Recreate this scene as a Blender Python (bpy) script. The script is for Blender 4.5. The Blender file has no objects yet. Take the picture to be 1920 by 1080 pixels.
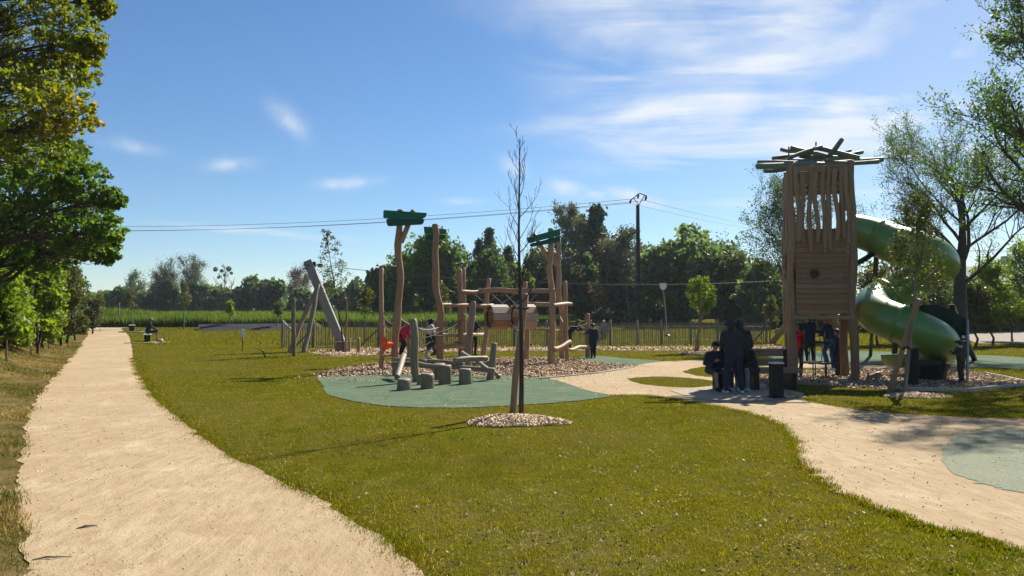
import bpy, bmesh, math, random
import numpy as np
from mathutils import Vector, Matrix, Quaternion
from mathutils.geometry import tessellate_polygon

rng = np.random.default_rng(11)
random.seed(11)
scene = bpy.context.scene
C = scene.collection
R = math.radians

# ------------------------------------------------------------------ camera
CAM_H, FPX, PITCH = 1.65, 1397.0, math.atan(50 / 1397.0)
cam = bpy.data.cameras.new('camera')
cam.sensor_width = 36.0
cam.lens = 36.0 * FPX / 1920.0
cam.clip_start, cam.clip_end = 0.05, 3000
camo = bpy.data.objects.new('camera', cam)
camo.location = (0, 0, CAM_H)
camo.rotation_euler = (math.pi / 2 + PITCH, 0, 0)
C.objects.link(camo)
scene.camera = camo

# ------------------------------------------------------------------ light
SUN_AZ, SUN_EL = R(38.0), R(42.0)
world = bpy.data.worlds.new('World')
scene.world = world
world.use_nodes = True
SKY_STRENGTH = 0.060


def sky_world():
    nt = world.node_tree
    N, L = nt.nodes, nt.links
    N.clear()
    out = N.new('ShaderNodeOutputWorld')
    bg = N.new('ShaderNodeBackground')
    bg.inputs['Strength'].default_value = SKY_STRENGTH
    L.new(bg.outputs[0], out.inputs[0])
    sky = N.new('ShaderNodeTexSky')
    sky.sky_type = 'NISHITA'
    sky.sun_disc = False
    sky.sun_elevation = SUN_EL
    sky.sun_rotation = SUN_AZ
    sky.air_density, sky.dust_density, sky.ozone_density = 1.0, 0.05, 3.0
    tc = N.new('ShaderNodeTexCoord')
    sep = N.new('ShaderNodeSeparateXYZ')
    L.new(tc.outputs['Generated'], sep.inputs[0])

    def math_(op, a, b=None, c=None, clamp=False):
        n = N.new('ShaderNodeMath')
        n.operation = op
        n.use_clamp = clamp
        for i, v in enumerate((a, b, c)):
            if v is None:
                continue
            if isinstance(v, (int, float)):
                n.inputs[i].default_value = v
            else:
                L.new(v, n.inputs[i])
        return n.outputs[0]

    # directions as (horizontal tangent, elevation tangent), measured round the forward horizon
    yy = math_('MAXIMUM', sep.outputs[1], 0.05)
    tx = math_('DIVIDE', sep.outputs[0], yy)
    tz = math_('DIVIDE', sep.outputs[2], yy)
    comb = N.new('ShaderNodeCombineXYZ')
    L.new(tx, comb.inputs[0]); L.new(tz, comb.inputs[1])

    # high cirrus sheet on a plane far above
    zz = math_('ADD', math_('MAXIMUM', sep.outputs[2], 0.0), 0.10)
    cpl = N.new('ShaderNodeCombineXYZ')
    L.new(math_('DIVIDE', sep.outputs[0], zz), cpl.inputs[0])
    L.new(math_('DIVIDE', sep.outputs[1], zz), cpl.inputs[1])
    mp = N.new('ShaderNodeMapping')
    mp.inputs['Rotation'].default_value = (0, 0, R(-38))
    mp.inputs['Scale'].default_value = (0.75, 1.7, 1)
    mp.inputs['Location'].default_value = (3.2, 1.7, 0)
    L.new(cpl.outputs[0], mp.inputs[0])
    n1 = N.new('ShaderNodeTexNoise')
    n1.inputs['Scale'].default_value = 0.95
    n1.inputs['Detail'].default_value = 7
    n1.inputs['Roughness'].default_value = 0.6
    n1.inputs['Distortion'].default_value = 1.6
    L.new(mp.outputs[0], n1.inputs['Vector'])
    n2 = N.new('ShaderNodeTexNoise')
    n2.inputs['Scale'].default_value = 0.42
    n2.inputs['Detail'].default_value = 3
    L.new(cpl.outputs[0], n2.inputs['Vector'])
    # the sheet covers the sunward half of the sky (right and above), thinning out to the left
    side = N.new('ShaderNodeMapRange')
    side.interpolation_type = 'SMOOTHSTEP'
    side.inputs[1].default_value, side.inputs[2].default_value = -0.04, 0.26
    L.new(math_('ADD', tx, math_('MULTIPLY', math_('SUBTRACT', n2.outputs[0], 0.5), 0.5)), side.inputs[0])
    low = N.new('ShaderNodeMapRange')
    low.interpolation_type = 'SMOOTHSTEP'
    low.inputs[1].default_value, low.inputs[2].default_value = 0.08, 0.25
    L.new(tz, low.inputs[0])
    thr = N.new('ShaderNodeMapRange')
    thr.interpolation_type = 'SMOOTHSTEP'
    thr.inputs[1].default_value, thr.inputs[2].default_value = 0.33, 0.72
    L.new(n1.outputs[0], thr.inputs[0])
    cir = math_('MULTIPLY', math_('MULTIPLY', thr.outputs[0], side.outputs[0]), low.outputs[0])
    # thin veil growing towards the sun's side
    veil = N.new('ShaderNodeMapRange')
    veil.interpolation_type = 'SMOOTHSTEP'
    veil.inputs[1].default_value, veil.inputs[2].default_value, veil.inputs[4].default_value = -0.1, 0.75, 0.34
    L.new(tx, veil.inputs[0])
    total = math_('MAXIMUM', cir, math_('MULTIPLY', veil.outputs[0], math_('MULTIPLY_ADD', n2.outputs[0], 0.8, 0.6)))

    # small separate wisps: (tan azimuth, tan elevation, half width, half height, tilt degrees, density)
    wn = N.new('ShaderNodeTexNoise')
    wn.inputs['Scale'].default_value = 34
    wn.inputs['Detail'].default_value = 6
    L.new(comb.outputs[0], wn.inputs['Vector'])
    wn2 = N.new('ShaderNodeTexNoise')
    wn2.inputs['Scale'].default_value = 12
    wn2.inputs['Detail'].default_value = 4
    L.new(comb.outputs[0], wn2.inputs['Vector'])
    for (px, py, hw, hh, tilt, dens) in (
            (538, 222, 46, 20, -48, .75), (425, 307, 44, 13, 6, .7), (650, 341, 56, 11, 4, .8),
            (1060, 350, 44, 15, -8, .9), (1195, 368, 60, 14, -14, .8), (965, 312, 30, 18, -30, .6),
            (868, 377, 40, 8, 0, .5), (240, 272, 60, 14, -12, .4), (480, 434, 170, 7, -5, .55),
            (1400, 382, 70, 10, 0, .55), (1115, 364, 26, 8, 0, .5), (1180, 140, 120, 10, 2, .45),
            (1240, 212, 210, 22, 6, 1.0), (1400, 130, 300, 90, 24, .9), (1180, 30, 300, 70, -14, .9), (1560, 250, 190, 60, 4, 1.0), (1640, 60, 200, 50, 34, .8)):
        u = math_('SUBTRACT', tx, (px - 960) / FPX)
        v = math_('SUBTRACT', tz, (590 - py) / FPX)
        ct, st = math.cos(R(tilt)), math.sin(R(tilt))
        a = math_('DIVIDE', math_('ADD', math_('MULTIPLY', u, ct), math_('MULTIPLY', v, st)), hw / FPX)
        b = math_('DIVIDE', math_('SUBTRACT', math_('MULTIPLY', v, ct), math_('MULTIPLY', u, st)), hh / FPX)
        # ragged: warp by the noise
        b = math_('ADD', b, math_('MULTIPLY', math_('SUBTRACT', wn2.outputs[0], 0.5), 2.2))
        q = math_('ADD', math_('MULTIPLY', a, a), math_('MULTIPLY', b, b))
        g = math_('EXPONENT', math_('MULTIPLY', q, -1.3))
        nz = wn.outputs[0] if hw < 115 else n1.outputs[0]
        g = math_('MULTIPLY', math_('MULTIPLY', g, dens), math_('MULTIPLY_ADD', nz, 1.9, -0.28))
        total = math_('MAXIMUM', total, math_('ADD', math_('MAXIMUM', g, 0.0), math_('MULTIPLY', total, 0.55)))
    total = math_('MULTIPLY', total, 1.0, clamp=True)
    front = math_('GREATER_THAN', sep.outputs[1], 0.05)
    total = math_('MULTIPLY', total, front)

    hsv = N.new('ShaderNodeHueSaturation')
    hsv.inputs['Saturation'].default_value = 1.1
    hsv.inputs['Value'].default_value = 1.0
    tint = N.new('ShaderNodeMix')
    tint.data_type = 'RGBA'
    tint.blend_type = 'MULTIPLY'
    tint.inputs[0].default_value = 1.0
    tint.inputs[7].default_value = (0.92, 0.98, 1.05, 1)
    L.new(sky.outputs[0], tint.inputs[6])
    L.new(tint.outputs[2], hsv.inputs['Color'])
    mix = N.new('ShaderNodeMix')
    mix.data_type = 'RGBA'
    mix.inputs[7].default_value = (7.6, 8.0, 8.5, 1)
    L.new(math_('MULTIPLY', total, 0.9), mix.inputs[0])
    L.new(hsv.outputs[0], mix.inputs[6])
    L.new(mix.outputs[2], bg.inputs[0])


sky_world()

sun = bpy.data.lights.new('sun', 'SUN')
sun.energy = 5.0
sun.angle = R(0.53)
sun.color = (1.0, 0.94, 0.83)
suno = bpy.data.objects.new('sun', sun)
SUNV = Vector((math.sin(SUN_AZ) * math.cos(SUN_EL), math.cos(SUN_AZ) * math.cos(SUN_EL), math.sin(SUN_EL)))
suno.rotation_euler = SUNV.to_track_quat('Z', 'Y').to_euler()
suno.location = SUNV * 60
C.objects.link(suno)

scene.view_settings.view_transform = 'Standard'
scene.view_settings.look = 'None'
scene.view_settings.gamma = 1.0
scene.view_settings.use_curve_mapping = False
scene.view_settings.exposure = 0.95
scene.render.engine = 'CYCLES'
cy = scene.cycles
cy.max_bounces = 6
cy.diffuse_bounces = 3
cy.glossy_bounces = 2
cy.transmission_bounces = 4
cy.transparent_max_bounces = 8
cy.use_denoising = True
cy.caustics_reflective = cy.caustics_refractive = False

# ------------------------------------------------------------------ terrain + pixel helpers
PATH_LEFT_PX = [(120, 1250), (60, 1080), (35, 1000), (36, 930), (42, 860), (48, 800), (62, 757), (98, 712), (128, 675), (152, 645), (165, 628), (160, 616)]


def sstep(a, b, x):
    t = np.clip((x - a) / (b - a), 0, 1)
    return t * t * (3 - 2 * t)


_bank_y = np.array([0.0, 40.0]); _bank_x = np.array([-90.0, -90.0])


def hgt(x, y):
    x = np.asarray(x, float); y = np.asarray(y, float)
    z = 1.12 * sstep(41, 82, y) + 0.0022 * np.clip(y - 82, 0, 400)
    e = np.interp(y, _bank_y, _bank_x) - 0.25
    z = z + 1.5 * sstep(0.0, 4.8, e - x - 0.1) * sstep(85, 55, y)
    return z


def ray(px, py):
    x = (px - 960) / FPX
    v = -(py - 540) / FPX
    return np.array([x, math.cos(PITCH) - v * math.sin(PITCH), math.sin(PITCH) + v * math.cos(PITCH)])


def at(px, py, Y):
    d = ray(px, py)
    d = d * (Y / d[1])
    return Vector((d[0], Y, CAM_H + d[2]))


def G(px, py, dz=0.0):
    d = ray(px, py)
    t = np.concatenate([np.arange(1.0, 120, 0.05), np.arange(120, 900, 1.0)])
    P = d[None, :] * t[:, None]
    z = CAM_H + P[:, 2] - hgt(P[:, 0], P[:, 1])
    k = int(np.argmax(z < 0))
    if z[k] >= 0:
        k = len(t) - 1
    a, b = (t[k - 1], t[k]) if k else (t[0], t[0])
    for _ in range(20):
        m = (a + b) / 2
        p = d * m
        if CAM_H + p[2] - float(hgt(p[0], p[1])) < 0:
            b = m
        else:
            a = m
    p = d * b
    return Vector((p[0], p[1], float(hgt(p[0], p[1])) + dz))


_pl = sorted([(G(px, py).y, G(px, py).x) for px, py in PATH_LEFT_PX])
_bank_y = np.array([a for a, b in _pl]); _bank_x = np.array([b for a, b in _pl])

# ------------------------------------------------------------------ materials
MATS = {}


class NT:
    def __init__(self, name):
        self.m = bpy.data.materials.new(name)
        self.m.use_nodes = True
        self.N, self.L = self.m.node_tree.nodes, self.m.node_tree.links
        self.N.clear()
        self.out = self.N.new('ShaderNodeOutputMaterial')
        self.b = self.N.new('ShaderNodeBsdfPrincipled')
        self.L.new(self.b.outputs[0], self.out.inputs[0])
        MATS[name] = self.m

    def set(self, **kw):
        for k, v in kw.items():
            self.b.inputs[k.replace('_', ' ')].default_value = v
        return self

    def coord(self, kind='Object', scale=(1, 1, 1), rot=(0, 0, 0)):
        t = self.N.new('ShaderNodeTexCoord')
        m = self.N.new('ShaderNodeMapping')
        m.inputs['Scale'].default_value = scale
        m.inputs['Rotation'].default_value = rot
        self.L.new(t.outputs[kind], m.inputs[0])
        return m.outputs[0]

    def world_pos(self, scale=(1, 1, 1), rot=(0, 0, 0)):
        g = self.N.new('ShaderNodeNewGeometry')
        m = self.N.new('ShaderNodeMapping')
        m.inputs['Scale'].default_value = scale
        m.inputs['Rotation'].default_value = rot
        self.L.new(g.outputs['Position'], m.inputs[0])
        return m.outputs[0]

    def noise(self, vec, scale, detail=4, rough=0.55, dist=0.0):
        n = self.N.new('ShaderNodeTexNoise')
        n.inputs['Scale'].default_value = scale
        n.inputs['Detail'].default_value = detail
        n.inputs['Roughness'].default_value = rough
        n.inputs['Distortion'].default_value = dist
        self.L.new(vec, n.inputs['Vector'])
        return n.outputs[0]

    def voro(self, vec, scale, out='Color', feat='F1'):
        n = self.N.new('ShaderNodeTexVoronoi')
        n.feature = feat
        n.inputs['Scale'].default_value = scale
        self.L.new(vec, n.inputs['Vector'])
        return n.outputs[out]

    def ramp(self, fac, stops):
        r = self.N.new('ShaderNodeValToRGB')
        el = r.color_ramp.elements
        while len(el) > 1:
            el.remove(el[-1])
        el[0].position = stops[0][0]
        el[0].color = (*stops[0][1], 1)
        for p, c in stops[1:]:
            e = el.new(p)
            e.color = (*c, 1)
        self.L.new(fac, r.inputs[0])
        return r.outputs[0]

    def mix(self, fac, a, b, mode='MIX'):
        m = self.N.new('ShaderNodeMix')
        m.data_type = 'RGBA'
        m.blend_type = mode
        for i, v in ((0, fac), (6, a), (7, b)):
            if isinstance(v, (int, float)):
                m.inputs[i].default_value = v
            elif isinstance(v, tuple):
                m.inputs[i].default_value = (*v, 1)
            else:
                self.L.new(v, m.inputs[i])
        return m.outputs[2]

    def attr(self, name):
        a = self.N.new('ShaderNodeAttribute')
        a.attribute_name = name
        return a.outputs['Fac']

    def objrand(self):
        return self.N.new('ShaderNodeObjectInfo').outputs['Random']

    def base(self, col):
        self.L.new(col, self.b.inputs['Base Color'])
        return self

    def bump(self, h, strength=0.3, dist=0.02):
        b = self.N.new('ShaderNodeBump')
        b.inputs['Strength'].default_value = strength
        b.inputs['Distance'].default_value = dist
        self.L.new(h, b.inputs['Height'])
        self.L.new(b.outputs[0], self.b.inputs['Normal'])
        return self

    def translucent(self, col, fac):
        t = self.N.new('ShaderNodeBsdfTranslucent')
        if isinstance(col, tuple):
            t.inputs[0].default_value = (*col, 1)
        else:
            self.L.new(col, t.inputs[0])
        m = self.N.new('ShaderNodeMixShader')
        m.inputs[0].default_value = fac
        self.L.new(self.b.outputs[0], m.inputs[1])
        self.L.new(t.outputs[0], m.inputs[2])
        self.L.new(m.outputs[0], self.out.inputs[0])
        return self


def plain(name, col, rough=0.6, var=0.12, scale=30, metal=0.0, bump=0.1):
    t = NT(name).set(Roughness=rough, Metallic=metal)
    t.b.inputs['Specular IOR Level'].default_value = 0.2
    v = t.coord('Object')
    n = t.noise(v, scale, 4)
    lo = tuple(c * (1 - var) for c in col); hi = tuple(min(1, c * (1 + var)) for c in col)
    t.base(t.ramp(n, [(0.3, lo), (0.7, hi)]))
    if bump:
        t.bump(n, bump, 0.01)
    return t.m


def wood(name, dark, mid, light, rough=0.6):
    t = NT(name).set(Roughness=rough)
    t.b.inputs['Specular IOR Level'].default_value = 0.2 if rough > 0.8 else 0.42
    v = t.coord('Object', (14, 14, 0.9))
    g = t.noise(v, 2.2, 5, 0.6, 0.6)
    v2 = t.coord('Object', (3, 3, 1.2))
    p = t.noise(v2, 1.6, 3)
    c = t.ramp(g, [(0.22, dark), (0.5, mid), (0.78, light)])
    c = t.mix(p, c, t.mix(0.5, c, mid), 'MIX')
    r = t.objrand()
    c2 = t.mix(r, t.mix(0.24, c, dark), t.mix(0.2, c, light))
    # a few checks (drying cracks) along the grain
    ck = t.noise(t.coord('Object', (26, 26, 0.35)), 1.4, 2)
    ckm = t.ramp(ck, [(0.29, (1, 1, 1)), (0.34, (0, 0, 0))])
    c3 = t.mix(ckm, c2, tuple(x * 0.45 for x in dark))
    t.base(c3)
    t.bump(g, 0.45, 0.012)
    return t.m


wood('robinia', (0.13, 0.072, 0.036), (0.28, 0.175, 0.094), (0.44, 0.31, 0.19))
wood('robinia_warm', (0.19, 0.11, 0.06), (0.34, 0.21, 0.12), (0.45, 0.30, 0.185))
wood('grey_log', (0.085, 0.063, 0.038), (0.19, 0.15, 0.095), (0.36, 0.30, 0.21))
wood('tower_wood', (0.10, 0.055, 0.028), (0.225, 0.135, 0.070), (0.33, 0.215, 0.12))
wood('tower_plank', (0.085, 0.040, 0.018), (0.225, 0.122, 0.056), (0.36, 0.215, 0.108))
wood('grey_beam', (0.16, 0.158, 0.145), (0.24, 0.236, 0.218), (0.32, 0.312, 0.288))
wood('fence_wood', (0.10, 0.085, 0.062), (0.20, 0.172, 0.125), (0.33, 0.29, 0.22))
wood('bench_wood', (0.13, 0.075, 0.045), (0.22, 0.13, 0.08), (0.30, 0.19, 0.12))
wood('bench_top', (0.38, 0.36, 0.32), (0.52, 0.49, 0.44), (0.62, 0.60, 0.55))
wood('green_log', (0.055, 0.085, 0.062), (0.10, 0.14, 0.10), (0.17, 0.21, 0.155))
wood('stake_wood', (0.15, 0.09, 0.042), (0.26, 0.165, 0.085), (0.34, 0.23, 0.13))
wood('barrel_plank', (0.21, 0.16, 0.12), (0.36, 0.285, 0.22), (0.5, 0.42, 0.34))
wood('barrel_plank_warm', (0.18, 0.09, 0.04), (0.29, 0.155, 0.075), (0.36, 0.21, 0.11))
wood('dark_stump', (0.07, 0.055, 0.04), (0.12, 0.095, 0.07), (0.17, 0.14, 0.105))
wood('bark', (0.03, 0.024, 0.018), (0.06, 0.048, 0.037), (0.10, 0.085, 0.068), 0.9)
wood('bark_pale', (0.09, 0.08, 0.065), (0.17, 0.15, 0.125), (0.26, 0.235, 0.2), 0.9)
wood('bark_grey', (0.075, 0.072, 0.066), (0.13, 0.125, 0.115), (0.2, 0.19, 0.175), 0.9)

plain('rope_black', (0.018, 0.018, 0.02), 0.7, 0.3, 60)
plain('rope_pale', (0.34, 0.31, 0.26), 0.8, 0.25, 60)
plain('steel_black', (0.007, 0.009, 0.010), 0.5, 0.25, 12)
plain('steel_grey', (0.26, 0.27, 0.27), 0.45, 0.15, 20, 0.6)
plain('steel_pole', (0.045, 0.047, 0.05), 0.6, 0.2, 4)
plain('cable', (0.05, 0.05, 0.055), 0.5, 0.1)
plain('wire_far', (0.12, 0.13, 0.15), 0.5, 0.1)
plain('concrete', (0.24, 0.20, 0.155), 0.95, 0.12, 9)
plain('concrete_shade', (0.31, 0.255, 0.185), 0.95, 0.14, 7)
plain('asphalt', (0.022, 0.022, 0.024), 0.97, 0.22, 8)
plain('kerb_wood', (0.42, 0.37, 0.29), 0.85, 0.2, 14)
plain('white_plastic', (0.72, 0.72, 0.70), 0.5, 0.06)
plain('panel_dark', (0.010, 0.030, 0.026), 0.45, 0.2, 6)
plain('disc_brown', (0.042, 0.026, 0.017), 0.8, 0.3)
plain('roof_slate', (0.15, 0.15, 0.155), 0.75, 0.18, 3)
plain('house_wall', (0.42, 0.40, 0.36), 0.85, 0.1, 3)
plain('house_trim', (0.6, 0.6, 0.58), 0.7, 0.06)
plain('glass_dark', (0.02, 0.025, 0.03), 0.12, 0.1)
plain('strap', (0.02, 0.02, 0.018), 0.8, 0.2)
plain('ball_white', (0.75, 0.74, 0.70), 0.4, 0.06)
plain('ball_dark', (0.03, 0.03, 0.04), 0.4, 0.1)

t = NT('green_board').set(Roughness=0.5)
n = t.noise(t.coord('Object', (1, 1, 1)), 7, 5)
t.base(t.ramp(n, [(0.3, (0.004, 0.105, 0.034)), (0.7, (0.006, 0.145, 0.048))]))
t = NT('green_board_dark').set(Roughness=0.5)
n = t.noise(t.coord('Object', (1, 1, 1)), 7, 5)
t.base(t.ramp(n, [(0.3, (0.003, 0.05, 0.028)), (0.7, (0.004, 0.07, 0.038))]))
t = NT('slide_green').set(Roughness=0.26)
n = t.noise(t.coord('Object'), 3.0, 4)
t.base(t.ramp(n, [(0.3, (0.084, 0.186, 0.032)), (0.7, (0.104, 0.222, 0.038))]))
t.b.inputs['Coat Weight'].default_value = 0.25
t.b.inputs['Coat Roughness'].default_value = 0.15
rn = t.noise(t.coord('Object'), 9, 5)
mr = t.N.new('ShaderNodeMapRange')
mr.inputs[3].default_value, mr.inputs[4].default_value = 0.26, 0.5
t.L.new(rn, mr.inputs[0]); t.L.new(mr.outputs[0], t.b.inputs['Roughness'])
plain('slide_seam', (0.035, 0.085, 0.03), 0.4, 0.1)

# ground surfaces (world coordinates)
t = NT('ground_grass').set(Roughness=1.0)
t.b.inputs['Specular IOR Level'].default_value = 0.0
v = t.world_pos()
big = t.noise(v, 0.28, 4, 0.55)
mid = t.noise(v, 2.3, 5, 0.6)
fine = t.noise(v, 38, 3, 0.6)
c = t.ramp(mid, [(0.25, (0.055, 0.056, 0.005)), (0.5, (0.098, 0.092, 0.007)), (0.75, (0.135, 0.115, 0.012))])
c = t.mix(t.ramp(big, [(0.42, (0, 0, 0)), (0.62, (0.8, 0.8, 0.8))]), c, (0.105, 0.088, 0.022))
c = t.mix(t.ramp(fine, [(0.36, (0, 0, 0)), (0.66, (0.75, 0.75, 0.75))]), t.mix(0.35, c, (0.03, 0.032, 0.008)), c)
dry = t.noise(v, 1.1, 6, 0.65)
c = t.mix(t.ramp(dry, [(0.58, (0, 0, 0)), (0.72, (0.35, 0.35, 0.35))]), c, (0.20, 0.155, 0.065))
soil = t.noise(v, 9.0, 5, 0.65)
c = t.mix(t.ramp(soil, [(0.30, (0.7, 0.7, 0.7)), (0.46, (0, 0, 0))]), c, (0.055, 0.040, 0.018))
t.base(c)
t.bump(fine, 0.6, 0.03)

t = NT('verge_soil').set(Roughness=1.0)
t.b.inputs['Specular IOR Level'].default_value = 0.0
v = t.world_pos()
a = t.noise(v, 2.0, 6, 0.65)
f = t.noise(v, 30, 4, 0.65)
c = t.ramp(a, [(0.3, (0.045, 0.05, 0.008)), (0.48, (0.11, 0.085, 0.03)), (0.7, (0.21, 0.15, 0.07))])
c = t.mix(t.ramp(f, [(0.35, (0, 0, 0)), (0.6, (1, 1, 1))]), t.mix(0.4, c, (0.06, 0.045, 0.02)), c)
t.base(c)
t.bump(f, 0.7, 0.04)

t = NT('sand').set(Roughness=0.95)
t.b.inputs['Specular IOR Level'].default_value = 0.12
v = t.world_pos()
vs = t.world_pos((1.0, 0.42, 1), (0, 0, R(14)))
big = t.noise(v, 0.45, 5, 0.6)
st = t.noise(vs, 7.0, 6, 0.66, 0.25)
fi = t.noise(v, 55, 4, 0.65)
sp = t.voro(v, 26, 'Distance')
c = t.ramp(big, [(0.3, (0.325, 0.235, 0.136)), (0.55, (0.385, 0.292, 0.178)), (0.75, (0.435, 0.342, 0.222))])
c = t.mix(t.ramp(st, [(0.34, (0.85, 0.85, 0.85)), (0.56, (0, 0, 0))]), c, (0.30, 0.213, 0.12))
c = t.mix(t.ramp(fi, [(0.30, (0.5, 0.5, 0.5)), (0.44, (0, 0, 0))]), c, (0.30, 0.22, 0.13))
c = t.mix(t.ramp(t.noise(v, 17, 2), [(0.26, (0.8, 0.8, 0.8)), (0.29, (0, 0, 0))]), c, (0.17, 0.12, 0.075))
trk = t.noise(t.world_pos((7.0, 0.35, 1), (0, 0, R(22))), 1.0, 5, 0.7, 0.5)
c = t.mix(t.ramp(trk, [(0.34, (0.4, 0.4, 0.4)), (0.50, (0, 0, 0))]), c, (0.33, 0.235, 0.135))
trk2 = t.noise(t.world_pos((6.0, 0.30, 1), (0, 0, R(-32))), 1.0, 5, 0.7, 0.5)
c = t.mix(t.ramp(trk2, [(0.34, (0.45, 0.45, 0.45)), (0.47, (0, 0, 0))]), c, (0.33, 0.24, 0.14))
c = t.mix(t.ramp(t.noise(v, 0.9, 6, 0.7), [(0.56, (0, 0, 0)), (0.72, (0.6, 0.6, 0.6))]), c, (0.50, 0.41, 0.285))
c = t.mix(t.ramp(t.noise(v, 1.6, 5, 0.7, 0.6), [(0.30, (0.5, 0.5, 0.5)), (0.42, (0, 0, 0))]), c, (0.31, 0.21, 0.115))
t.base(c)
h = t.mix(0.2, t.mix(0.25, st, fi), trk)
t.bump(h, 1.0, 0.042)

t = NT('rubber').set(Roughness=0.95)
t.b.inputs['Specular IOR Level'].default_value = 0.05
v = t.world_pos()
a = t.noise(v, 0.7, 4)
f = t.voro(v, 70, 'Color')
bw = t.N.new('ShaderNodeRGBToBW'); t.L.new(f, bw.inputs[0])
c = t.ramp(bw.outputs[0], [(0.2, (0.044, 0.076, 0.044)), (0.55, (0.070, 0.110, 0.066)), (0.85, (0.125, 0.17, 0.108))])
c = t.mix(t.ramp(a, [(0.35, (0, 0, 0)), (0.7, (0.6, 0.6, 0.6))]), c, (0.115, 0.155, 0.095))
scf = t.noise(t.world_pos((1, 2.6, 1)), 1.5, 7, 0.72, 0.7)
c = t.mix(t.ramp(scf, [(0.50, (0, 0, 0)), (0.72, (0.7, 0.7, 0.7))]), c, (0.20, 0.20, 0.125))
c = t.mix(t.ramp(t.noise(v, 4.0, 5, 0.7), [(0.28, (0.6, 0.6, 0.6)), (0.4, (0, 0, 0))]), c, (0.030, 0.060, 0.038))
t.base(c)
t.bump(bw.outputs[0], 0.25, 0.01)
t = NT('rubber_pale').set(Roughness=0.95)
t.b.inputs['Specular IOR Level'].default_value = 0.05
v = t.world_pos()
a = t.noise(v, 1.0, 5, 0.6)
f = t.voro(v, 80, 'Color')
bw = t.N.new('ShaderNodeRGBToBW'); t.L.new(f, bw.inputs[0])
c = t.ramp(bw.outputs[0], [(0.2, (0.13, 0.155, 0.105)), (0.55, (0.18, 0.205, 0.145)), (0.85, (0.24, 0.26, 0.19))])
c = t.mix(t.ramp(a, [(0.4, (0, 0, 0)), (0.75, (0.7, 0.7, 0.7))]), c, (0.27, 0.235, 0.155))
t.base(c)

t = NT('chip_bed').set(Roughness=0.95)
v = t.world_pos((1, 1.0, 1))
cl = t.voro(v, 17, 'Color')
bw = t.N.new('ShaderNodeRGBToBW'); t.L.new(cl, bw.inputs[0])
c = t.ramp(bw.outputs[0], [(0.15, (0.10, 0.058, 0.03)), (0.45, (0.27, 0.17, 0.095)), (0.7, (0.42, 0.29, 0.175)), (0.9, (0.55, 0.42, 0.28))])
t.base(c)
t.bump(bw.outputs[0], 0.9, 0.04)

t = NT('chips').set(Roughness=0.9)
r = t.attr('var')
t.base(t.ramp(r, [(0.0, (0.12, 0.07, 0.036)), (0.3, (0.32, 0.205, 0.115)), (0.65, (0.52, 0.38, 0.235)), (1.0, (0.74, 0.62, 0.45))]))
t = NT('fallen').set(Roughness=0.8)
r = t.attr('var')
t.base(t.ramp(r, [(0.0, (0.13, 0.075, 0.03)), (0.5, (0.32, 0.22, 0.12)), (1.0, (0.55, 0.46, 0.32))]))


def blade_mat(name, stops, trans, tcol=1.6):
    t = NT(name).set(Roughness=0.7)
    t.b.inputs['Specular IOR Level'].default_value = 0.0
    c = t.ramp(t.attr('var'), stops)
    big = t.noise(t.world_pos(), 0.8, 5, 0.65)
    c = t.mix(t.ramp(big, [(0.36, (0, 0, 0)), (0.62, (0.8, 0.8, 0.8))]), c, t.mix(1.0, c, (1.32, 0.98, 0.9), 'MULTIPLY'))
    lush = t.noise(t.world_pos((1, 1, 1), (0, 0, 1.0)), 0.45, 4, 0.6)
    c = t.mix(t.ramp(lush, [(0.50, (0, 0, 0)), (0.66, (0.7, 0.7, 0.7))]), c, t.mix(1.0, c, (0.72, 1.0, 0.9), 'MULTIPLY'))
    t.base(c)
    t.translucent(t.mix(1.0, c, (tcol, tcol, tcol * 0.7), 'MULTIPLY'), trans)
    return t.m


blade_mat('lawn_blades', [(0.0, (0.082, 0.102, 0.003)), (0.45, (0.172, 0.178, 0.004)), (0.85, (0.242, 0.225, 0.006)), (1.0, (0.42, 0.34, 0.16))], 0.42, 1.35)
blade_mat('verge_blades', [(0.0, (0.045, 0.062, 0.010)), (0.35, (0.105, 0.112, 0.018)), (0.6, (0.26, 0.205, 0.085)), (1.0, (0.45, 0.36, 0.20))], 0.38)
blade_mat('crop_blades', [(0.0, (0.045, 0.085, 0.014)), (0.6, (0.075, 0.128, 0.022)), (1.0, (0.125, 0.165, 0.035))], 0.6, 1.7)


def leaf_mat(name, stops, trans=0.4, tcol=(1.5, 1.55, 0.6)):
    t = NT(name).set(Roughness=0.5)
    t.b.inputs['Specular IOR Level'].default_value = 0.3
    c = t.ramp(t.attr('var'), stops)
    t.base(c)
    t.translucent(t.mix(1.0, c, tcol, 'MULTIPLY'), trans)
    return t.m


leaf_mat('leaf_green', [(0, (0.044, 0.090, 0.012)), (0.5, (0.082, 0.15, 0.018)), (1, (0.14, 0.215, 0.026))], .52)
leaf_mat('leaf_bronze', [(0, (0.065, 0.10, 0.008)), (0.5, (0.125, 0.165, 0.012)), (0.72, (0.20, 0.20, 0.016)), (0.88, (0.26, 0.17, 0.022)), (1, (0.28, 0.25, 0.018))], 0.52, (1.7, 1.65, 0.5))
leaf_mat('leaf_bright', [(0, (0.085, 0.14, 0.010)), (0.5, (0.15, 0.215, 0.014)), (1, (0.22, 0.265, 0.022))], 0.52)
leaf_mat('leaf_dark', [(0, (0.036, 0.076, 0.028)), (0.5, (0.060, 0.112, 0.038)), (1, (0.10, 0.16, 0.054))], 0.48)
leaf_mat('leaf_far', [(0, (0.072, 0.115, 0.045)), (0.5, (0.108, 0.165, 0.062)), (1, (0.16, 0.22, 0.09))], 0.5, (1.4, 1.45, 0.8))
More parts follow.
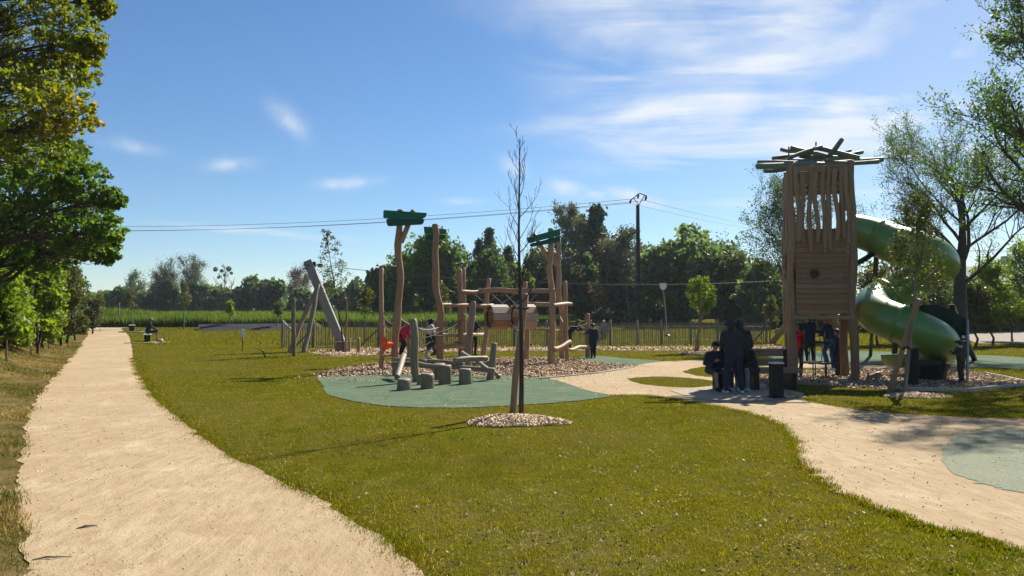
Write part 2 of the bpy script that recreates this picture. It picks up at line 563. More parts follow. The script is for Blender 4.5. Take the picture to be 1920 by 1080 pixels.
leaf_mat('leaf_far_pale', [(0, (0.085, 0.10, 0.052)), (0.5, (0.125, 0.145, 0.075)), (1, (0.18, 0.195, 0.10))], 0.35, (1.3, 1.3, 0.85))
leaf_mat('leaf_brown', [(0, (0.085, 0.062, 0.04)), (0.5, (0.135, 0.10, 0.06)), (1, (0.19, 0.15, 0.085))], 0.3, (1.3, 1.2, 0.85))
leaf_mat('leaf_olive', [(0, (0.045, 0.055, 0.014)), (0.5, (0.082, 0.092, 0.020)), (1, (0.125, 0.13, 0.028))], 0.42)
leaf_mat('needle', [(0, (0.026, 0.058, 0.036)), (0.5, (0.046, 0.090, 0.056)), (1, (0.078, 0.13, 0.078))], 0.34)


# ------------------------------------------------------------------ mesh + object helpers
def np_mesh(name, V, F, mats, smooth=False, var=None):
    """V (n,3), F (m,k) all faces with the same number of corners"""
    me = bpy.data.meshes.new(name)
    V = np.ascontiguousarray(V, np.float32)
    F = np.ascontiguousarray(F, np.int32)
    m, k = F.shape
    me.vertices.add(len(V)); me.vertices.foreach_set('co', V.ravel())
    me.loops.add(m * k); me.loops.foreach_set('vertex_index', F.ravel())
    me.polygons.add(m); me.polygons.foreach_set('loop_start', np.arange(m, dtype=np.int32) * k)
    if smooth:
        me.polygons.foreach_set('use_smooth', np.ones(m, bool))
    for mt in (mats if isinstance(mats, (list, tuple)) else [mats]):
        me.materials.append(MATS[mt])
    if var is not None:
        a = me.attributes.new('var', 'FLOAT', 'POINT')
        a.data.foreach_set('value', np.ascontiguousarray(var, np.float32))
    me.update(calc_edges=True)
    return me


def link(name, me, parent=None, matrix=None):
    o = bpy.data.objects.new(name, me)
    C.objects.link(o)
    if parent is not None:
        o.parent = parent
    if matrix is not None:
        o.matrix_local = matrix
    return o


def tag(o, label=None, cat=None, group=None, kind=None):
    for k, v in (('label', label), ('category', cat), ('group', group), ('kind', kind)):
        if v:
            o[k] = v
    return o


def thing(name, loc, label, cat, group=None):
    o = bpy.data.objects.new(name, None)
    o.empty_display_size = 0.2
    o.location = loc
    C.objects.link(o)
    return tag(o, label, cat, group)


def org(parent):
    """world location of an unrotated parent chain"""
    v = Vector((0, 0, 0))
    while parent is not None:
        v += parent.location
        parent = parent.parent
    return v


def pydata(name, V, F, mat, parent=None, smooth=False, at_world=True, mats_idx=None):
    """mesh given in world coordinates, stored relative to its parent (or to its own base)"""
    V = np.array([tuple(v) for v in V], float)
    if parent is not None:
        o0 = np.array(org(parent))
        loc = V.mean(0)
        me = bpy.data.meshes.new(name)
        me.from_pydata((V - loc).tolist(), [], [list(f) for f in F])
        mt = Matrix.Translation(Vector(loc - o0))
    else:
        loc = np.array([V[:, 0].mean(), V[:, 1].mean(), V[:, 2].min()])
        me = bpy.data.meshes.new(name)
        me.from_pydata((V - loc).tolist(), [], [list(f) for f in F])
        mt = Matrix.Translation(Vector(loc))
    for m_ in (mat if isinstance(mat, (list, tuple)) else [mat]):
        me.materials.append(MATS[m_])
    if mats_idx:
        me.polygons.foreach_set('material_index', mats_idx)
    if smooth:
        me.polygons.foreach_set('use_smooth', [True] * len(me.polygons))
    me.update()
    return link(name, me, parent, mt)


def frame_from_z(p0, p1, roll=0.0):
    z = (Vector(p1) - Vector(p0)).normalized()
    if abs(z.z) > 0.6:
        x = Vector((1, 0, 0)) - z * z.x
        x.normalize()
    else:
        x = Vector((0, 0, 1)).cross(z).normalized()
    y = z.cross(x)
    return Matrix((x, y, z)).transposed().to_4x4() @ Matrix.Rotation(roll, 4, 'Z')


_logseed = [0]


def log(name, p0, p1, r0, r1, parent, mat='robinia', wob=0.025, flat=1.0, sides=10, segs=None, roll=0.0, bend=None, smooth=True):
    """a debarked log: tapered, wavy, slightly out of round, with chamfered ends. Built along local Z"""
    p0, p1 = Vector(p0), Vector(p1)
    L = (p1 - p0).length
    _logseed[0] += 1
    rs = np.random.default_rng(_logseed[0] * 7 + 3)
    segs = segs or max(3, min(14, int(L / 0.28) + 2))
    t = np.linspace(0, 1, segs + 1)
    ph = rs.uniform(0, 6.28, 6)
    w = wob * np.sin(np.pi * t) ** 0.6
    cx = w * (np.sin(t * L * 1.9 + ph[0]) + 0.5 * np.sin(t * L * 4.1 + ph[1]))
    cy_ = w * (np.sin(t * L * 1.7 + ph[2]) + 0.5 * np.sin(t * L * 3.7 + ph[3]))
    if bend:
        cx = cx + bend[0] * np.sin(np.pi * t); cy_ = cy_ + bend[1] * np.sin(np.pi * t)
    rr = (r0 + (r1 - r0) * t) * (1 + 0.07 * np.sin(t * L * 3.3 + ph[4]) + 0.03 * rs.standard_normal(segs + 1))
    zz = t * L
    # chamfer rings
    zz = np.concatenate([[zz[0]], zz[:1] + 0.25 * rr[0], zz[1:-1], zz[-1:] - 0.25 * rr[-1], [zz[-1]]])
    cx = np.concatenate([[cx[0]], cx[:1], cx[1:-1], cx[-1:], [cx[-1]]])
    cy_ = np.concatenate([[cy_[0]], cy_[:1], cy_[1:-1], cy_[-1:], [cy_[-1]]])
    rr = np.concatenate([[rr[0] * .86], rr[:1], rr[1:-1], rr[-1:], [rr[-1] * .86]])
    k = len(zz)
    a = np.arange(sides) * 2 * np.pi / sides
    oor = 1 + 0.05 * np.sin(2 * a + ph[5]) + 0.03 * np.sin(3 * a + ph[0])
    V = np.zeros((k, sides, 3))
    V[:, :, 0] = cx[:, None] + rr[:, None] * np.cos(a) * oor
    V[:, :, 1] = cy_[:, None] + rr[:, None] * np.sin(a) * oor * flat
    V[:, :, 2] = zz[:, None]
    F = []
    for i in range(k - 1):
        for j in range(sides):
            j2 = (j + 1) % sides
            F.append((i * sides + j, i * sides + j2, (i + 1) * sides + j2, (i + 1) * sides + j))
    F.append(tuple(range(sides))[::-1])
    F.append(tuple((k - 1) * sides + j for j in range(sides)))
    me = bpy.data.meshes.new(name)
    me.from_pydata(V.reshape(-1, 3).tolist(), [], F)
    if smooth:
        me.polygons.foreach_set('use_smooth', [True] * (len(F) - 2) + [False, False])
    me.materials.append(MATS[mat])
    me.update()
    mt = Matrix.Translation(p0 - (org(parent) if parent is not None else Vector())) @ frame_from_z(p0, p1, roll)
    return link(name, me, parent, mt)


_boxcache = {}


def box_mesh(sx, sy, sz, mat, bev=0.006):
    key = (round(sx, 4), round(sy, 4), round(sz, 4), mat, bev)
    if key not in _boxcache:
        bm = bmesh.new()
        bmesh.ops.create_cube(bm, size=1.0)
        bmesh.ops.scale(bm, vec=(sx, sy, sz), verts=bm.verts)
        if bev:
            bmesh.ops.bevel(bm, geom=bm.edges[:], offset=min(bev, 0.3 * min(sx, sy, sz)), segments=1, affect='EDGES')
        me = bpy.data.meshes.new('piece')
        bm.to_mesh(me); bm.free()
        me.materials.append(MATS[mat])
        _boxcache[key] = me
    return _boxcache[key]


def beam(name, p0, p1, w, d, parent, mat, roll=0.0, bev=0.008):
    """squared timber from p0 to p1 (centre line), along local Z"""
    p0, p1 = Vector(p0), Vector(p1)
    L = (p1 - p0).length
    me = box_mesh(w, d, L, mat, bev)
    mt = Matrix.Translation((p0 + p1) / 2 - (org(parent) if parent is not None else Vector())) @ frame_from_z(p0, p1, roll)
    return link(name, me, parent, mt)


def block(name, c, size, parent, mat, rz=0.0, bev=0.008, rot=None):
    me = box_mesh(*size, mat, bev)
    mt = Matrix.Translation(Vector(c) - (org(parent) if parent is not None else Vector())) @ Matrix.Rotation(rz, 4, 'Z')
    if rot is not None:
        mt = mt @ rot
    return link(name, me, parent, mt)


def tubes(paths, sides=4):
    """list of (points kx3, radii k) -> V, F quads"""
    VV, FF, off = [], [], 0
    a = np.arange(sides) * 2 * np.pi / sides
    ca, sa = np.cos(a), np.sin(a)
    jj = np.arange(sides); j2 = (jj + 1) % sides
    for P, r in paths:
        P = np.asarray(P, float); r = np.asarray(r, float)
        T = np.gradient(P, axis=0)
        T /= np.linalg.norm(T, axis=1)[:, None] + 1e-9
        m = T.mean(0)
        ref = np.array([0, 0, 1.0]) if abs(m[2]) < 0.8 * np.linalg.norm(m) + 1e-9 else np.array([1.0, 0.13, 0])
        U = np.cross(T, ref); U /= np.linalg.norm(U, axis=1)[:, None] + 1e-9
        W = np.cross(T, U)
        V = P[:, None, :] + r[:, None, None] * (U[:, None, :] * ca[None, :, None] + W[:, None, :] * sa[None, :, None])
        k = len(P)
        VV.append(V.reshape(-1, 3))
        i = np.arange(k - 1)[:, None] * sides + off
        F = np.stack([i + jj, i + j2, i + sides + j2, i + sides + jj], -1).reshape(-1, 4)
        FF.append(F)
        off += k * sides
    return np.concatenate(VV), np.concatenate(FF)


def tube_obj(name, pts, r, parent, mat, sides=6):
    pts = np.array([tuple(p) for p in pts], float)
    rr = np.full(len(pts), r) if np.isscalar(r) else np.asarray(r)
    o0 = np.array(org(parent)) if parent is not None else np.zeros(3)
    base = pts[0] if parent is None else o0
    V, F = tubes([(pts - base, rr)], sides)
    me = np_mesh(name, V, F, mat, smooth=True)
    return link(name, me, parent, Matrix.Translation(Vector(base - o0)))


def rope_curve(p0, p1, sag, n=10):
    p0, p1 = np.array(tuple(p0)), np.array(tuple(p1))
    t = np.linspace(0, 1, n)[:, None]
    P = p0 + (p1 - p0) * t
    P[:, 2] -= (4 * sag * t * (1 - t))[:, 0]
    return P


def rand_rot(n, rs=None):
    rs = rs or rng
    q = rs.standard_normal((n, 4)); q /= np.linalg.norm(q, axis=1)[:, None]
    w, x, y, z = q.T
    M = np.empty((n, 3, 3))
    M[:, 0, 0] = 1 - 2 * (y * y + z * z); M[:, 0, 1] = 2 * (x * y - z * w); M[:, 0, 2] = 2 * (x * z + y * w)
    M[:, 1, 0] = 2 * (x * y + z * w); M[:, 1, 1] = 1 - 2 * (x * x + z * z); M[:, 1, 2] = 2 * (y * z - x * w)
    M[:, 2, 0] = 2 * (x * z - y * w); M[:, 2, 1] = 2 * (y * z + x * w); M[:, 2, 2] = 1 - 2 * (x * x + y * y)
    return M


LEAF_V = np.array([(0, -0.5, 0), (0.34, 0.0, 0.10), (0, 0.55, -0.04), (-0.34, 0.0, 0.10)])
LEAF_F = np.array([(0, 1, 2), (0, 2, 3)])
CHIP_V = np.array([(x, y, z) for z in (-.5, .5) for y in (-.5, .5) for x in (-.5, .5)]) * np.array([0.35, 1.0, 0.16])
CHIP_V[[0, 3, 5]] *= 0.7
CHIP_F = np.array([(0, 2, 3, 1), (4, 5, 7, 6), (0, 1, 5, 4), (1, 3, 7, 5), (3, 2, 6, 7), (2, 0, 4, 6)])


def scatter(TV, TF, pos, rot, scale, var):
    n, k = len(pos), len(TV)
    V = np.einsum('nij,kj->nki', rot, TV) * np.asarray(scale).reshape(n, -1)[:, None, :1] + pos[:, None, :]
    F = (TF[None] + (np.arange(n) * k)[:, None, None]).reshape(-1, TF.shape[1])
    return V.reshape(-1, 3), F, np.repeat(var, k)


def in_poly(x, y, poly):
    poly = np.asarray(poly)
    inside = np.zeros(len(x), bool)
    j = len(poly) - 1
    for i in range(len(poly)):
        xi, yi = poly[i]; xj, yj = poly[j]
        c = ((yi > y) != (yj > y)) & (x < (xj - xi) * (y - yi) / (yj - yi + 1e-12) + xi)
        inside ^= c
        j = i
    return inside
# ------------------------------------------------------------------ the ground
def axis(parts):
    a = []
    for lo, hi, st in parts:
        a += list(np.arange(lo, hi, st))
    return np.array(a + [parts[-1][1]])


def ground():
    xs = axis([(-700, -120, 40), (-120, -40, 5), (-40, 40, 0.5), (40, 120, 5), (120, 700, 40)])
    ys = axis([(-60, -10, 5), (-10, 90, 0.75), (90, 200, 5), (200, 1200, 50)])
    X, Y = np.meshgrid(xs, ys)
    Z = hgt(X, Y)
    V = np.stack([X, Y, Z], -1).reshape(-1, 3)
    nx, ny = len(xs), len(ys)
    i = np.arange(ny - 1)[:, None] * nx + np.arange(nx - 1)[None]
    F = np.stack([i, i + 1, i + nx + 1, i + nx], -1).reshape(-1, 4)
    me = np_mesh('ground', V, F, ['ground_grass', 'verge_soil'], smooth=True)
    cx = V[F].mean(1)
    e = np.interp(cx[:, 1], _bank_y, _bank_x)
    idx = ((cx[:, 0] < e + 0.9) & (cx[:, 0] > e - 7) & (cx[:, 1] < 55)).astype(np.int32)
    me.polygons.foreach_set('material_index', idx)
    tag(link('ground', me), kind='structure')


ground()


def smooth_px(pts, closed=True, sub=5):
    P = np.array(pts, float)
    n = len(P)
    out = []
    for i in range(n if closed else n - 1):
        p0, p1, p2, p3 = P[(i - 1) % n if closed else max(i - 1, 0)], P[i], P[(i + 1) % n], P[(i + 2) % n if closed else min(i + 2, n - 1)]
        for k in range(sub):
            t = k / sub
            out.append(0.5 * (2 * p1 + (p2 - p0) * t + (2 * p0 - 5 * p1 + 4 * p2 - p3) * t * t + (3 * p1 - p0 - 3 * p2 + p3) * t ** 3))
    if not closed:
        out.append(P[-1])
    return out


LAWN_CUT, LAWN_KEEP = [], []


def sheet(name, px, dz, mat, jit=0.03, keep=False, cut=True, sub=5):
    pts = [G(*p) for p in smooth_px(px, True, sub)]
    rs = np.random.default_rng(len(name) + len(px))
    pts = [Vector((p.x + rs.normal(0, jit), p.y + rs.normal(0, jit), float(hgt(p.x, p.y)) + dz)) for p in pts]
    tris = tessellate_polygon([pts])
    poly = np.array([(p.x, p.y) for p in pts])
    if keep:
        LAWN_KEEP.append(poly)
    elif cut:
        LAWN_CUT.append(poly)
    me = bpy.data.meshes.new(name)
    me.from_pydata([tuple(p) for p in pts], [], [tuple(t) for t in tris])
    me.materials.append(MATS[mat])
    me.update()
    # all faces up
    bm = bmesh.new(); bm.from_mesh(me)
    bmesh.ops.recalc_face_normals(bm, faces=bm.faces)
    for f in bm.faces:
        if f.normal.z < 0:
            f.normal_flip()
    bm.to_mesh(me); bm.free()
    tag(link(name, me), kind='structure')
    return poly


CHIP_MAIN = sheet('wood_chip_bed', [(593, 703), (620, 695), (660, 688), (720, 680), (800, 675), (900, 672), (1000, 671), (1080, 673), (1110, 678), (1186, 685), (1188, 689), (1120, 700), (1040, 708), (1000, 711), (940, 712), (860, 712), (760, 712), (680, 714), (610, 713)], 0.004, 'chip_bed')
CHIP_STRIP = sheet('wood_chip_strip', [(580, 658), (700, 653), (900, 652), (1100, 650), (1300, 650), (1480, 649), (1480, 656), (1300, 657), (1100, 657), (900, 658), (760, 662), (640, 668), (600, 664)], 0.004, 'chip_bed')
CHIP_TOWER = sheet('wood_chip_bed', [(1395, 712), (1440, 704), (1500, 698), (1600, 694), (1700, 692), (1790, 694), (1850, 704), (1925, 720), (1870, 728), (1815, 733), (1700, 732), (1600, 727), (1500, 722), (1430, 720)], 0.008, 'chip_bed')
SAND_PATH = sheet('sand_path', [(1035, 708), (1120, 700), (1188, 689), (1202, 681), (1290, 676), (1330, 676), (1450, 680), (1640, 685), (1700, 687), (1700, 692), (1640, 694), (1500, 712), (1440, 722), (1480, 740), (1530, 757), (1640, 772), (1760, 780), (1925, 786), (2150, 788), (2150, 1085), (1925, 1037), (1860, 1022), (1800, 1008), (1740, 990), (1680, 968), (1620, 944), (1560, 915), (1520, 888), (1497, 862), (1492, 830), (1478, 808), (1440, 786), (1390, 772), (1330, 760), (1260, 748), (1200, 742), (1130, 742), (1100, 735), (1070, 724), (1040, 714)], 0.0065, 'sand', 0.035)
sheet('rubber_surface', [(598, 709), (604, 722), (612, 738), (640, 748), (680, 756), (730, 762), (800, 765), (880, 765), (960, 761), (1040, 756), (1110, 749), (1145, 742), (1110, 735), (1075, 724), (1045, 714), (1000, 709), (940, 706), (860, 704), (760, 703), (680, 705), (630, 707)], 0.012, 'rubber', 0.012)
sheet('rubber_surface', [(1083, 672), (1100, 668), (1130, 668), (1180, 673), (1240, 677), (1200, 683), (1188, 686), (1110, 680)], 0.012, 'rubber', 0.02)
sheet('rubber_surface', [(1440, 668), (1500, 660), (1620, 659), (1760, 664), (1880, 668), (1925, 672), (1980, 680), (1925, 692), (1860, 690), (1760, 688), (1640, 684), (1500, 680)], 0.0125, 'rubber', 0.02)
sheet('rubber_surface', [(1765, 852), (1775, 832), (1800, 818), (1850, 811), (1925, 807), (2150, 805), (2150, 935), (1925, 926), (1870, 916), (1815, 900), (1780, 880)], 0.011, 'rubber_pale', 0.03)
sheet('grass_island', [(1178, 712), (1200, 708), (1250, 707), (1310, 711), (1345, 716), (1400, 722), (1340, 727), (1260, 726), (1200, 720)], 0.011, 'ground_grass', 0.03, keep=True)
sheet('grass_island', [(1282, 697), (1300, 691), (1330, 687), (1400, 687), (1500, 690), (1620, 692), (1500, 704), (1400, 708), (1330, 707), (1300, 703)], 0.011, 'ground_grass', 0.03, keep=True)
sheet('concrete_slab', [(1255, 733), (1330, 725), (1420, 722), (1505, 738), (1512, 746), (1440, 752), (1380, 757), (1300, 748)], 0.016, 'concrete_shade', 0.0, sub=1)
sheet('concrete_plaza', [(1815, 629), (1870, 624), (1925, 622), (2050, 621), (2050, 646), (1925, 646), (1830, 645)], 0.05, 'concrete', 0.0, sub=2)
sheet('concrete_path', [(1805, 596), (1860, 594), (1925, 598), (2050, 602), (2050, 606), (1925, 603), (1860, 599)], 0.06, 'concrete', 0.0, sub=2)

# the long sand path on the left: a strip that follows the rise of the land
PATH_RIGHT_PX = [(1120, 1400), (950, 1200), (800, 1080), (700, 1000), (610, 944), (500, 890), (420, 848), (340, 790), (287, 745), (262, 705), (249, 672), (246, 645), (240, 628), (226, 616)]


def left_path():
    L_ = np.array([(p.x, p.y) for p in (G(*q) for q in smooth_px(PATH_LEFT_PX, False, 6))])
    R_ = np.array([(p.x, p.y) for p in (G(*q) for q in smooth_px(PATH_RIGHT_PX, False, 6))])
    L_ = L_[np.argsort(L_[:, 1])]; R_ = R_[np.argsort(R_[:, 1])]
    ys = axis([(1.0, 12, 0.08), (12, 30, 0.25), (30, 62, 0.8)])
    rs = np.random.default_rng(5)

    def walk(n, s):
        w = rs.standard_normal(n)
        k = np.exp(-np.linspace(-2, 2, 5) ** 2); k /= k.sum()
        return np.convolve(w, k, 'same') * s
    xl = np.interp(ys, L_[:, 1], L_[:, 0]) + walk(len(ys), 0.05)
    xr = np.interp(ys, R_[:, 1], R_[:, 0]) + walk(len(ys), 0.03)
    # nearer than the frame the edges go on in their own direction
    m = ys < R_[0, 1]
    xr[m] = R_[0, 0] + (R_[0, 1] - ys[m]) * 0.35
    n = 9
    t = np.linspace(0, 1, n)
    X = xl[:, None] + (xr - xl)[:, None] * t[None]
    Y = np.repeat(ys[:, None], n, 1)
    Z = hgt(X, Y) + 0.008
    V = np.stack([X, Y, Z], -1).reshape(-1, 3)
    i = np.arange(len(ys) - 1)[:, None] * n + np.arange(n - 1)[None]
    F = np.stack([i, i + 1, i + n + 1, i + n], -1).reshape(-1, 4)
    tag(link('sand_path', np_mesh('sand_path', V, F, 'sand', True)), kind='structure')
    poly = np.concatenate([np.stack([xl, ys], 1), np.stack([xr, ys], 1)[::-1]])
    LAWN_CUT.append(poly)
    return ys, xl, xr


PY_, PXL, PXR = left_path()


def asphalt_bank():
    # pump-track bank: asphalt slope facing the lawn, grassed back
    a, b = G(372, 621), G(600, 618)
    V, F = [], []
    n = 14
    for k in range(n + 1):
        t = k / n
        p = a.lerp(b, t)
        zb = float(hgt(p.x, p.y))
        top = min(1.0, t * 9 + 0.0)
        sh = (1 - top) * -1.2
        V += [(p.x + sh * 0, p.y, zb + 0.01), (p.x - 0.95, p.y + 2.2, zb + 0.50), (p.x - 1.0, p.y + 3.2, zb + 0.49), (p.x - 1.2, p.y + 7.0, float(hgt(p.x, p.y + 7)) - 0.05)]
    for k in range(n):
        o = k * 4
        for j in range(3):
            F.append((o + j, o + 4 + j, o + 5 + j, o + 1 + j))
    F.append((0, 1, 2, 3)); o = n * 4; F.append((o, o + 3, o + 2, o + 1))
    idx = []
    for k in range(n):
        idx += [0, 1, 1]
    idx += [1, 1]
    o = pydata('asphalt_bank', V, F, ['asphalt', 'ground_grass'], mats_idx=idx)
    tag(o, kind='structure')


asphalt_bank()


# ------------------------------------------------------------------ grass, chips, litter (nobody could count these)
def lawn_mask(x, y):
    m = np.ones(len(x), bool)
    for p in LAWN_CUT:
        m &= ~in_poly(x, y, p)
    for p in LAWN_KEEP:
        m |= in_poly(x, y, p)
    e = np.interp(y, PY_, PXL)
    m &= x > e
    return m


def fbm(x, y, s, seed=0):
    r = np.random.default_rng(seed)
    v = np.zeros(len(x))
    for k in range(5):
        a = r.uniform(0, 6.28); f = s * (1.7 ** k); ph = r.uniform(0, 6.28, 2)
        v += np.sin(x * f * math.cos(a) + y * f * math.sin(a) + ph[0] + 1.7 * np.sin(f * .6 * (y * math.cos(a) - x * math.sin(a)) + ph[1])) / (1.35 ** k)
    return v / 2.6


def blades(x, y, h, w, lean, var, zoff=0.0, far=None):
    # far: beyond this distance a blade is a single tapering face
    if far is not None:
        q = np.hypot(x, y) > far
        b = lambda a, m: a[m] if np.ndim(a) else a
        A = blades(*[b(v, ~q) for v in (x, y, h, w, lean, var)], zoff)
        xx, yy, hh, ww, ll, vv = [b(v, q) for v in (x, y, h, w, lean, var)]
        n = len(xx)
        a, la = rng.uniform(0, 6.28, n), rng.uniform(0, 6.28, n)
        z = hgt(xx, yy) + zoff
        ca, sa = np.cos(a) * ww / 2, np.sin(a) * ww / 2
        V = np.stack([np.stack([xx - ca, yy - sa, z], 1), np.stack([xx + ca, yy + sa, z], 1),
                      np.stack([xx + np.cos(la) * ll * hh, yy + np.sin(la) * ll * hh, z + hh * np.clip(1 - .35 * ll, .2, 1)], 1)], 1).reshape(-1, 3)
        F = np.arange(n * 3).reshape(-1, 3)
        return np.concatenate([A[0], V]), np.concatenate([A[1], F + len(A[0])]), np.concatenate([A[2], np.repeat(vv, 3)])
    n = len(x)
    a = rng.uniform(0, 6.28, n)
    la = rng.uniform(0, 6.28, n)
    z = hgt(x, y) + zoff
    ca, sa = np.cos(a) * w / 2, np.sin(a) * w / 2
    lx, ly = np.cos(la) * lean * h, np.sin(la) * lean * h
    V = np.empty((n, 5, 3))
    V[:, 0] = np.stack([x - ca, y - sa, z], 1)
    V[:, 1] = np.stack([x + ca, y + sa, z], 1)
    V[:, 2] = np.stack([x + ca * .7 + lx * .35, y + sa * .7 + ly * .35, z + h * .6], 1)
    V[:, 3] = np.stack([x - ca * .7 + lx * .35, y - sa * .7 + ly * .35, z + h * .6], 1)
    V[:, 4] = np.stack([x + lx, y + ly, z + h * (1 - .35 * lean)], 1)
    o = (np.arange(n) * 5)[:, None]
    F = np.stack([o + np.array([0, 1, 2]), o + np.array([0, 2, 3]), o + np.array([3, 2, 4])], 1).reshape(-1, 3)
    return V.reshape(-1, 3), F, np.repeat(var, 5)


def lawn():
    # density falls off with distance from where one stands; blades widen to stand for tufts
    n = 460000
    # cumulative of density*r
    rr = np.linspace(2.2, 48, 4000)
    dens = np.where(rr < 5, 1.0, (5 / rr) ** 1.9) * rr
    cdf = np.cumsum(dens); cdf /= cdf[-1]
    r = np.interp(rng.uniform(0, 1, n), cdf, rr)
    th = rng.uniform(R(-43), R(43), n)
    x, y = r * np.sin(th), r * np.cos(th)
    m = lawn_mask(x, y)
    fine = fbm(x, y, 13.0, 41)
    thin = 0.45 * fbm(x, y, 1.3, 3) + 0.35 * fbm(x, y, 5.0, 9) - 0.75 * fine
    bare = rng.uniform(0, 1, n) < 0.92 * sstep(0.12, 0.60, thin + 0.22 * np.clip((8.0 - y) / 3, -1, 1))
    m &= ~bare
    x, y, r, thin, fine = x[m], y[m], r[m], thin[m], fine[m]
    n = len(x)
    patch = fbm(x, y, 0.55, 4)
    h = rng.uniform(0.012, 0.036, n) * (1 + 0.3 * patch) * np.clip(1 + 0.75 * fine, .35, 1.9) * np.clip(1 + (r - 8) * 0.008, 1, 1.3)
    w = 0.0042 * np.clip(r / 5.0, 0.9, 7) * rng.uniform(.7, 1.3, n)
    var = np.clip(0.42 - 0.28 * patch + rng.normal(0, 0.2, n) + 0.2 * np.clip(thin, 0, 1), 0, 0.9)
    straw = rng.uniform(0, 1, n) < 0.035 + 0.10 * np.clip(thin, 0, 1)
    var[straw] = rng.uniform(0.93, 1, straw.sum())
    V, F, a = blades(x, y, h, w, rng.uniform(.2, 1.0, n), var, 0.003, far=7.0)
    # dry clippings lying in the worn patches
    n = 60000
    rr = 2.4 + 13 * rng.uniform(0, 1, n) ** 1.3
    th = rng.uniform(R(-43), R(43), n)
    x, y = rr * np.sin(th), rr * np.cos(th)
    d = 0.45 * fbm(x, y, 1.3, 3) + 0.35 * fbm(x, y, 5.0, 9) - 0.75 * fbm(x, y, 13.0, 41) + 0.35 * np.clip((8.0 - y) / 3, -1, 1)
    m = lawn_mask(x, y) & (rng.uniform(0.12, 0.9, n) < d)
    x, y, rr = x[m], y[m], rr[m]; n = len(x)
    Vd, Fd, ad = blades(x, y, rng.uniform(.015, .04, n), .004 * np.clip(rr / 5, .9, 3), rng.uniform(1.2, 2.2, n), rng.uniform(.94, 1, n), 0.012)
    F = np.concatenate([F, Fd + len(V)]); V = np.concatenate([V, Vd]); a = np.concatenate([a, ad])
    tag(link('lawn_grass', np_mesh('lawn_grass', V, F, 'lawn_blades', var=a)), 'short olive green lawn grass lit from behind', 'grass', kind='stuff')
    # ragged taller tufts along the path edges
    k = 26000
    yy = 2.2 + 26 * rng.uniform(0, 1, k) ** 2
    xx = np.interp(yy, PY_, PXR) + rng.normal(0.06, 0.10, k)
    h = rng.uniform(0.03, 0.075, k) * (0.55 + 0.45 * fbm(xx, yy, 3.0, 8))
    h = np.clip(h, 0.012, 1)
    w = 0.005 * np.clip(yy / 6, 1, 4)
    var = np.clip(rng.normal(0.22, 0.2, k), 0, 0.8)
    var[rng.uniform(0, 1, k) < .1] = 0.97
    P1 = blades(xx, yy, h, w, rng.uniform(.2, 1.1, k), var, 0.004, far=8.0)
    k = 16000
    idx = rng.integers(0, len(SAND_PATH), k)
    p = SAND_PATH[idx] + (SAND_PATH[(idx + 1) % len(SAND_PATH)] - SAND_PATH[idx]) * rng.uniform(0, 1, (k, 1)) + rng.normal(0, 0.05, (k, 2))
    ok = (p[:, 1] < 17) & (p[:, 1] > 3) & ~in_poly(p[:, 0], p[:, 1], LAWN_CUT[3 + 1])
    p = p[ok]; k = len(p)
    P2 = blades(p[:, 0], p[:, 1], rng.uniform(0.02, 0.05, k), np.full(k, 0.007), rng.uniform(.2, 1.1, k), np.clip(rng.normal(0.3, 0.2, k), 0, 0.9), 0.004)
    V = np.concatenate([P1[0], P2[0]]); F = np.concatenate([P1[1], P2[1] + len(P1[0])]); a = np.concatenate([P1[2], P2[2]])
    tag(link('edge_grass', np_mesh('edge_grass', V, F, 'lawn_blades', var=a)), 'darker ragged grass tufts along the sand path edges', 'grass', kind='stuff')


lawn()


def verge():
    n = 125000
    y = 2.0 + 42 * rng.uniform(0, 1, n) ** 1.7
    e = np.interp(y, PY_, PXL)
    off = rng.exponential(1.9, n)
    x = e - off + rng.normal(0, .06, n) + 0.03
    m = (off < 7)
    cl = fbm(x, y, 1.5, 21)
    m &= rng.uniform(0, 1, n) < np.clip(0.45 + 0.75 * cl + 0.12 * off, 0.12, 1)
    x, y, off, cl = x[m], y[m], off[m], cl[m]
    n = len(x)
    h = rng.uniform(0.05, 0.17, n) * np.clip(0.5 + 0.22 * off, 0.5, 1.6) * np.clip(0.8 + .6 * cl, .4, 1.5)
    w = 0.006 * np.clip(y / 5, 1, 6)
    var = np.clip(0.45 + 0.28 * fbm(x, y, 0.9, 31) + rng.normal(0, .2, n), 0, 1)
    V, F, a = blades(x, y, h, w, rng.uniform(.3, 1.3, n), var, far=9.0)
    tag(link('verge_grass', np_mesh('verge_grass', V, F, 'verge_blades', var=a)), 'long dry and green grass on the bank left of the sand path', 'grass', kind='stuff')


verge()


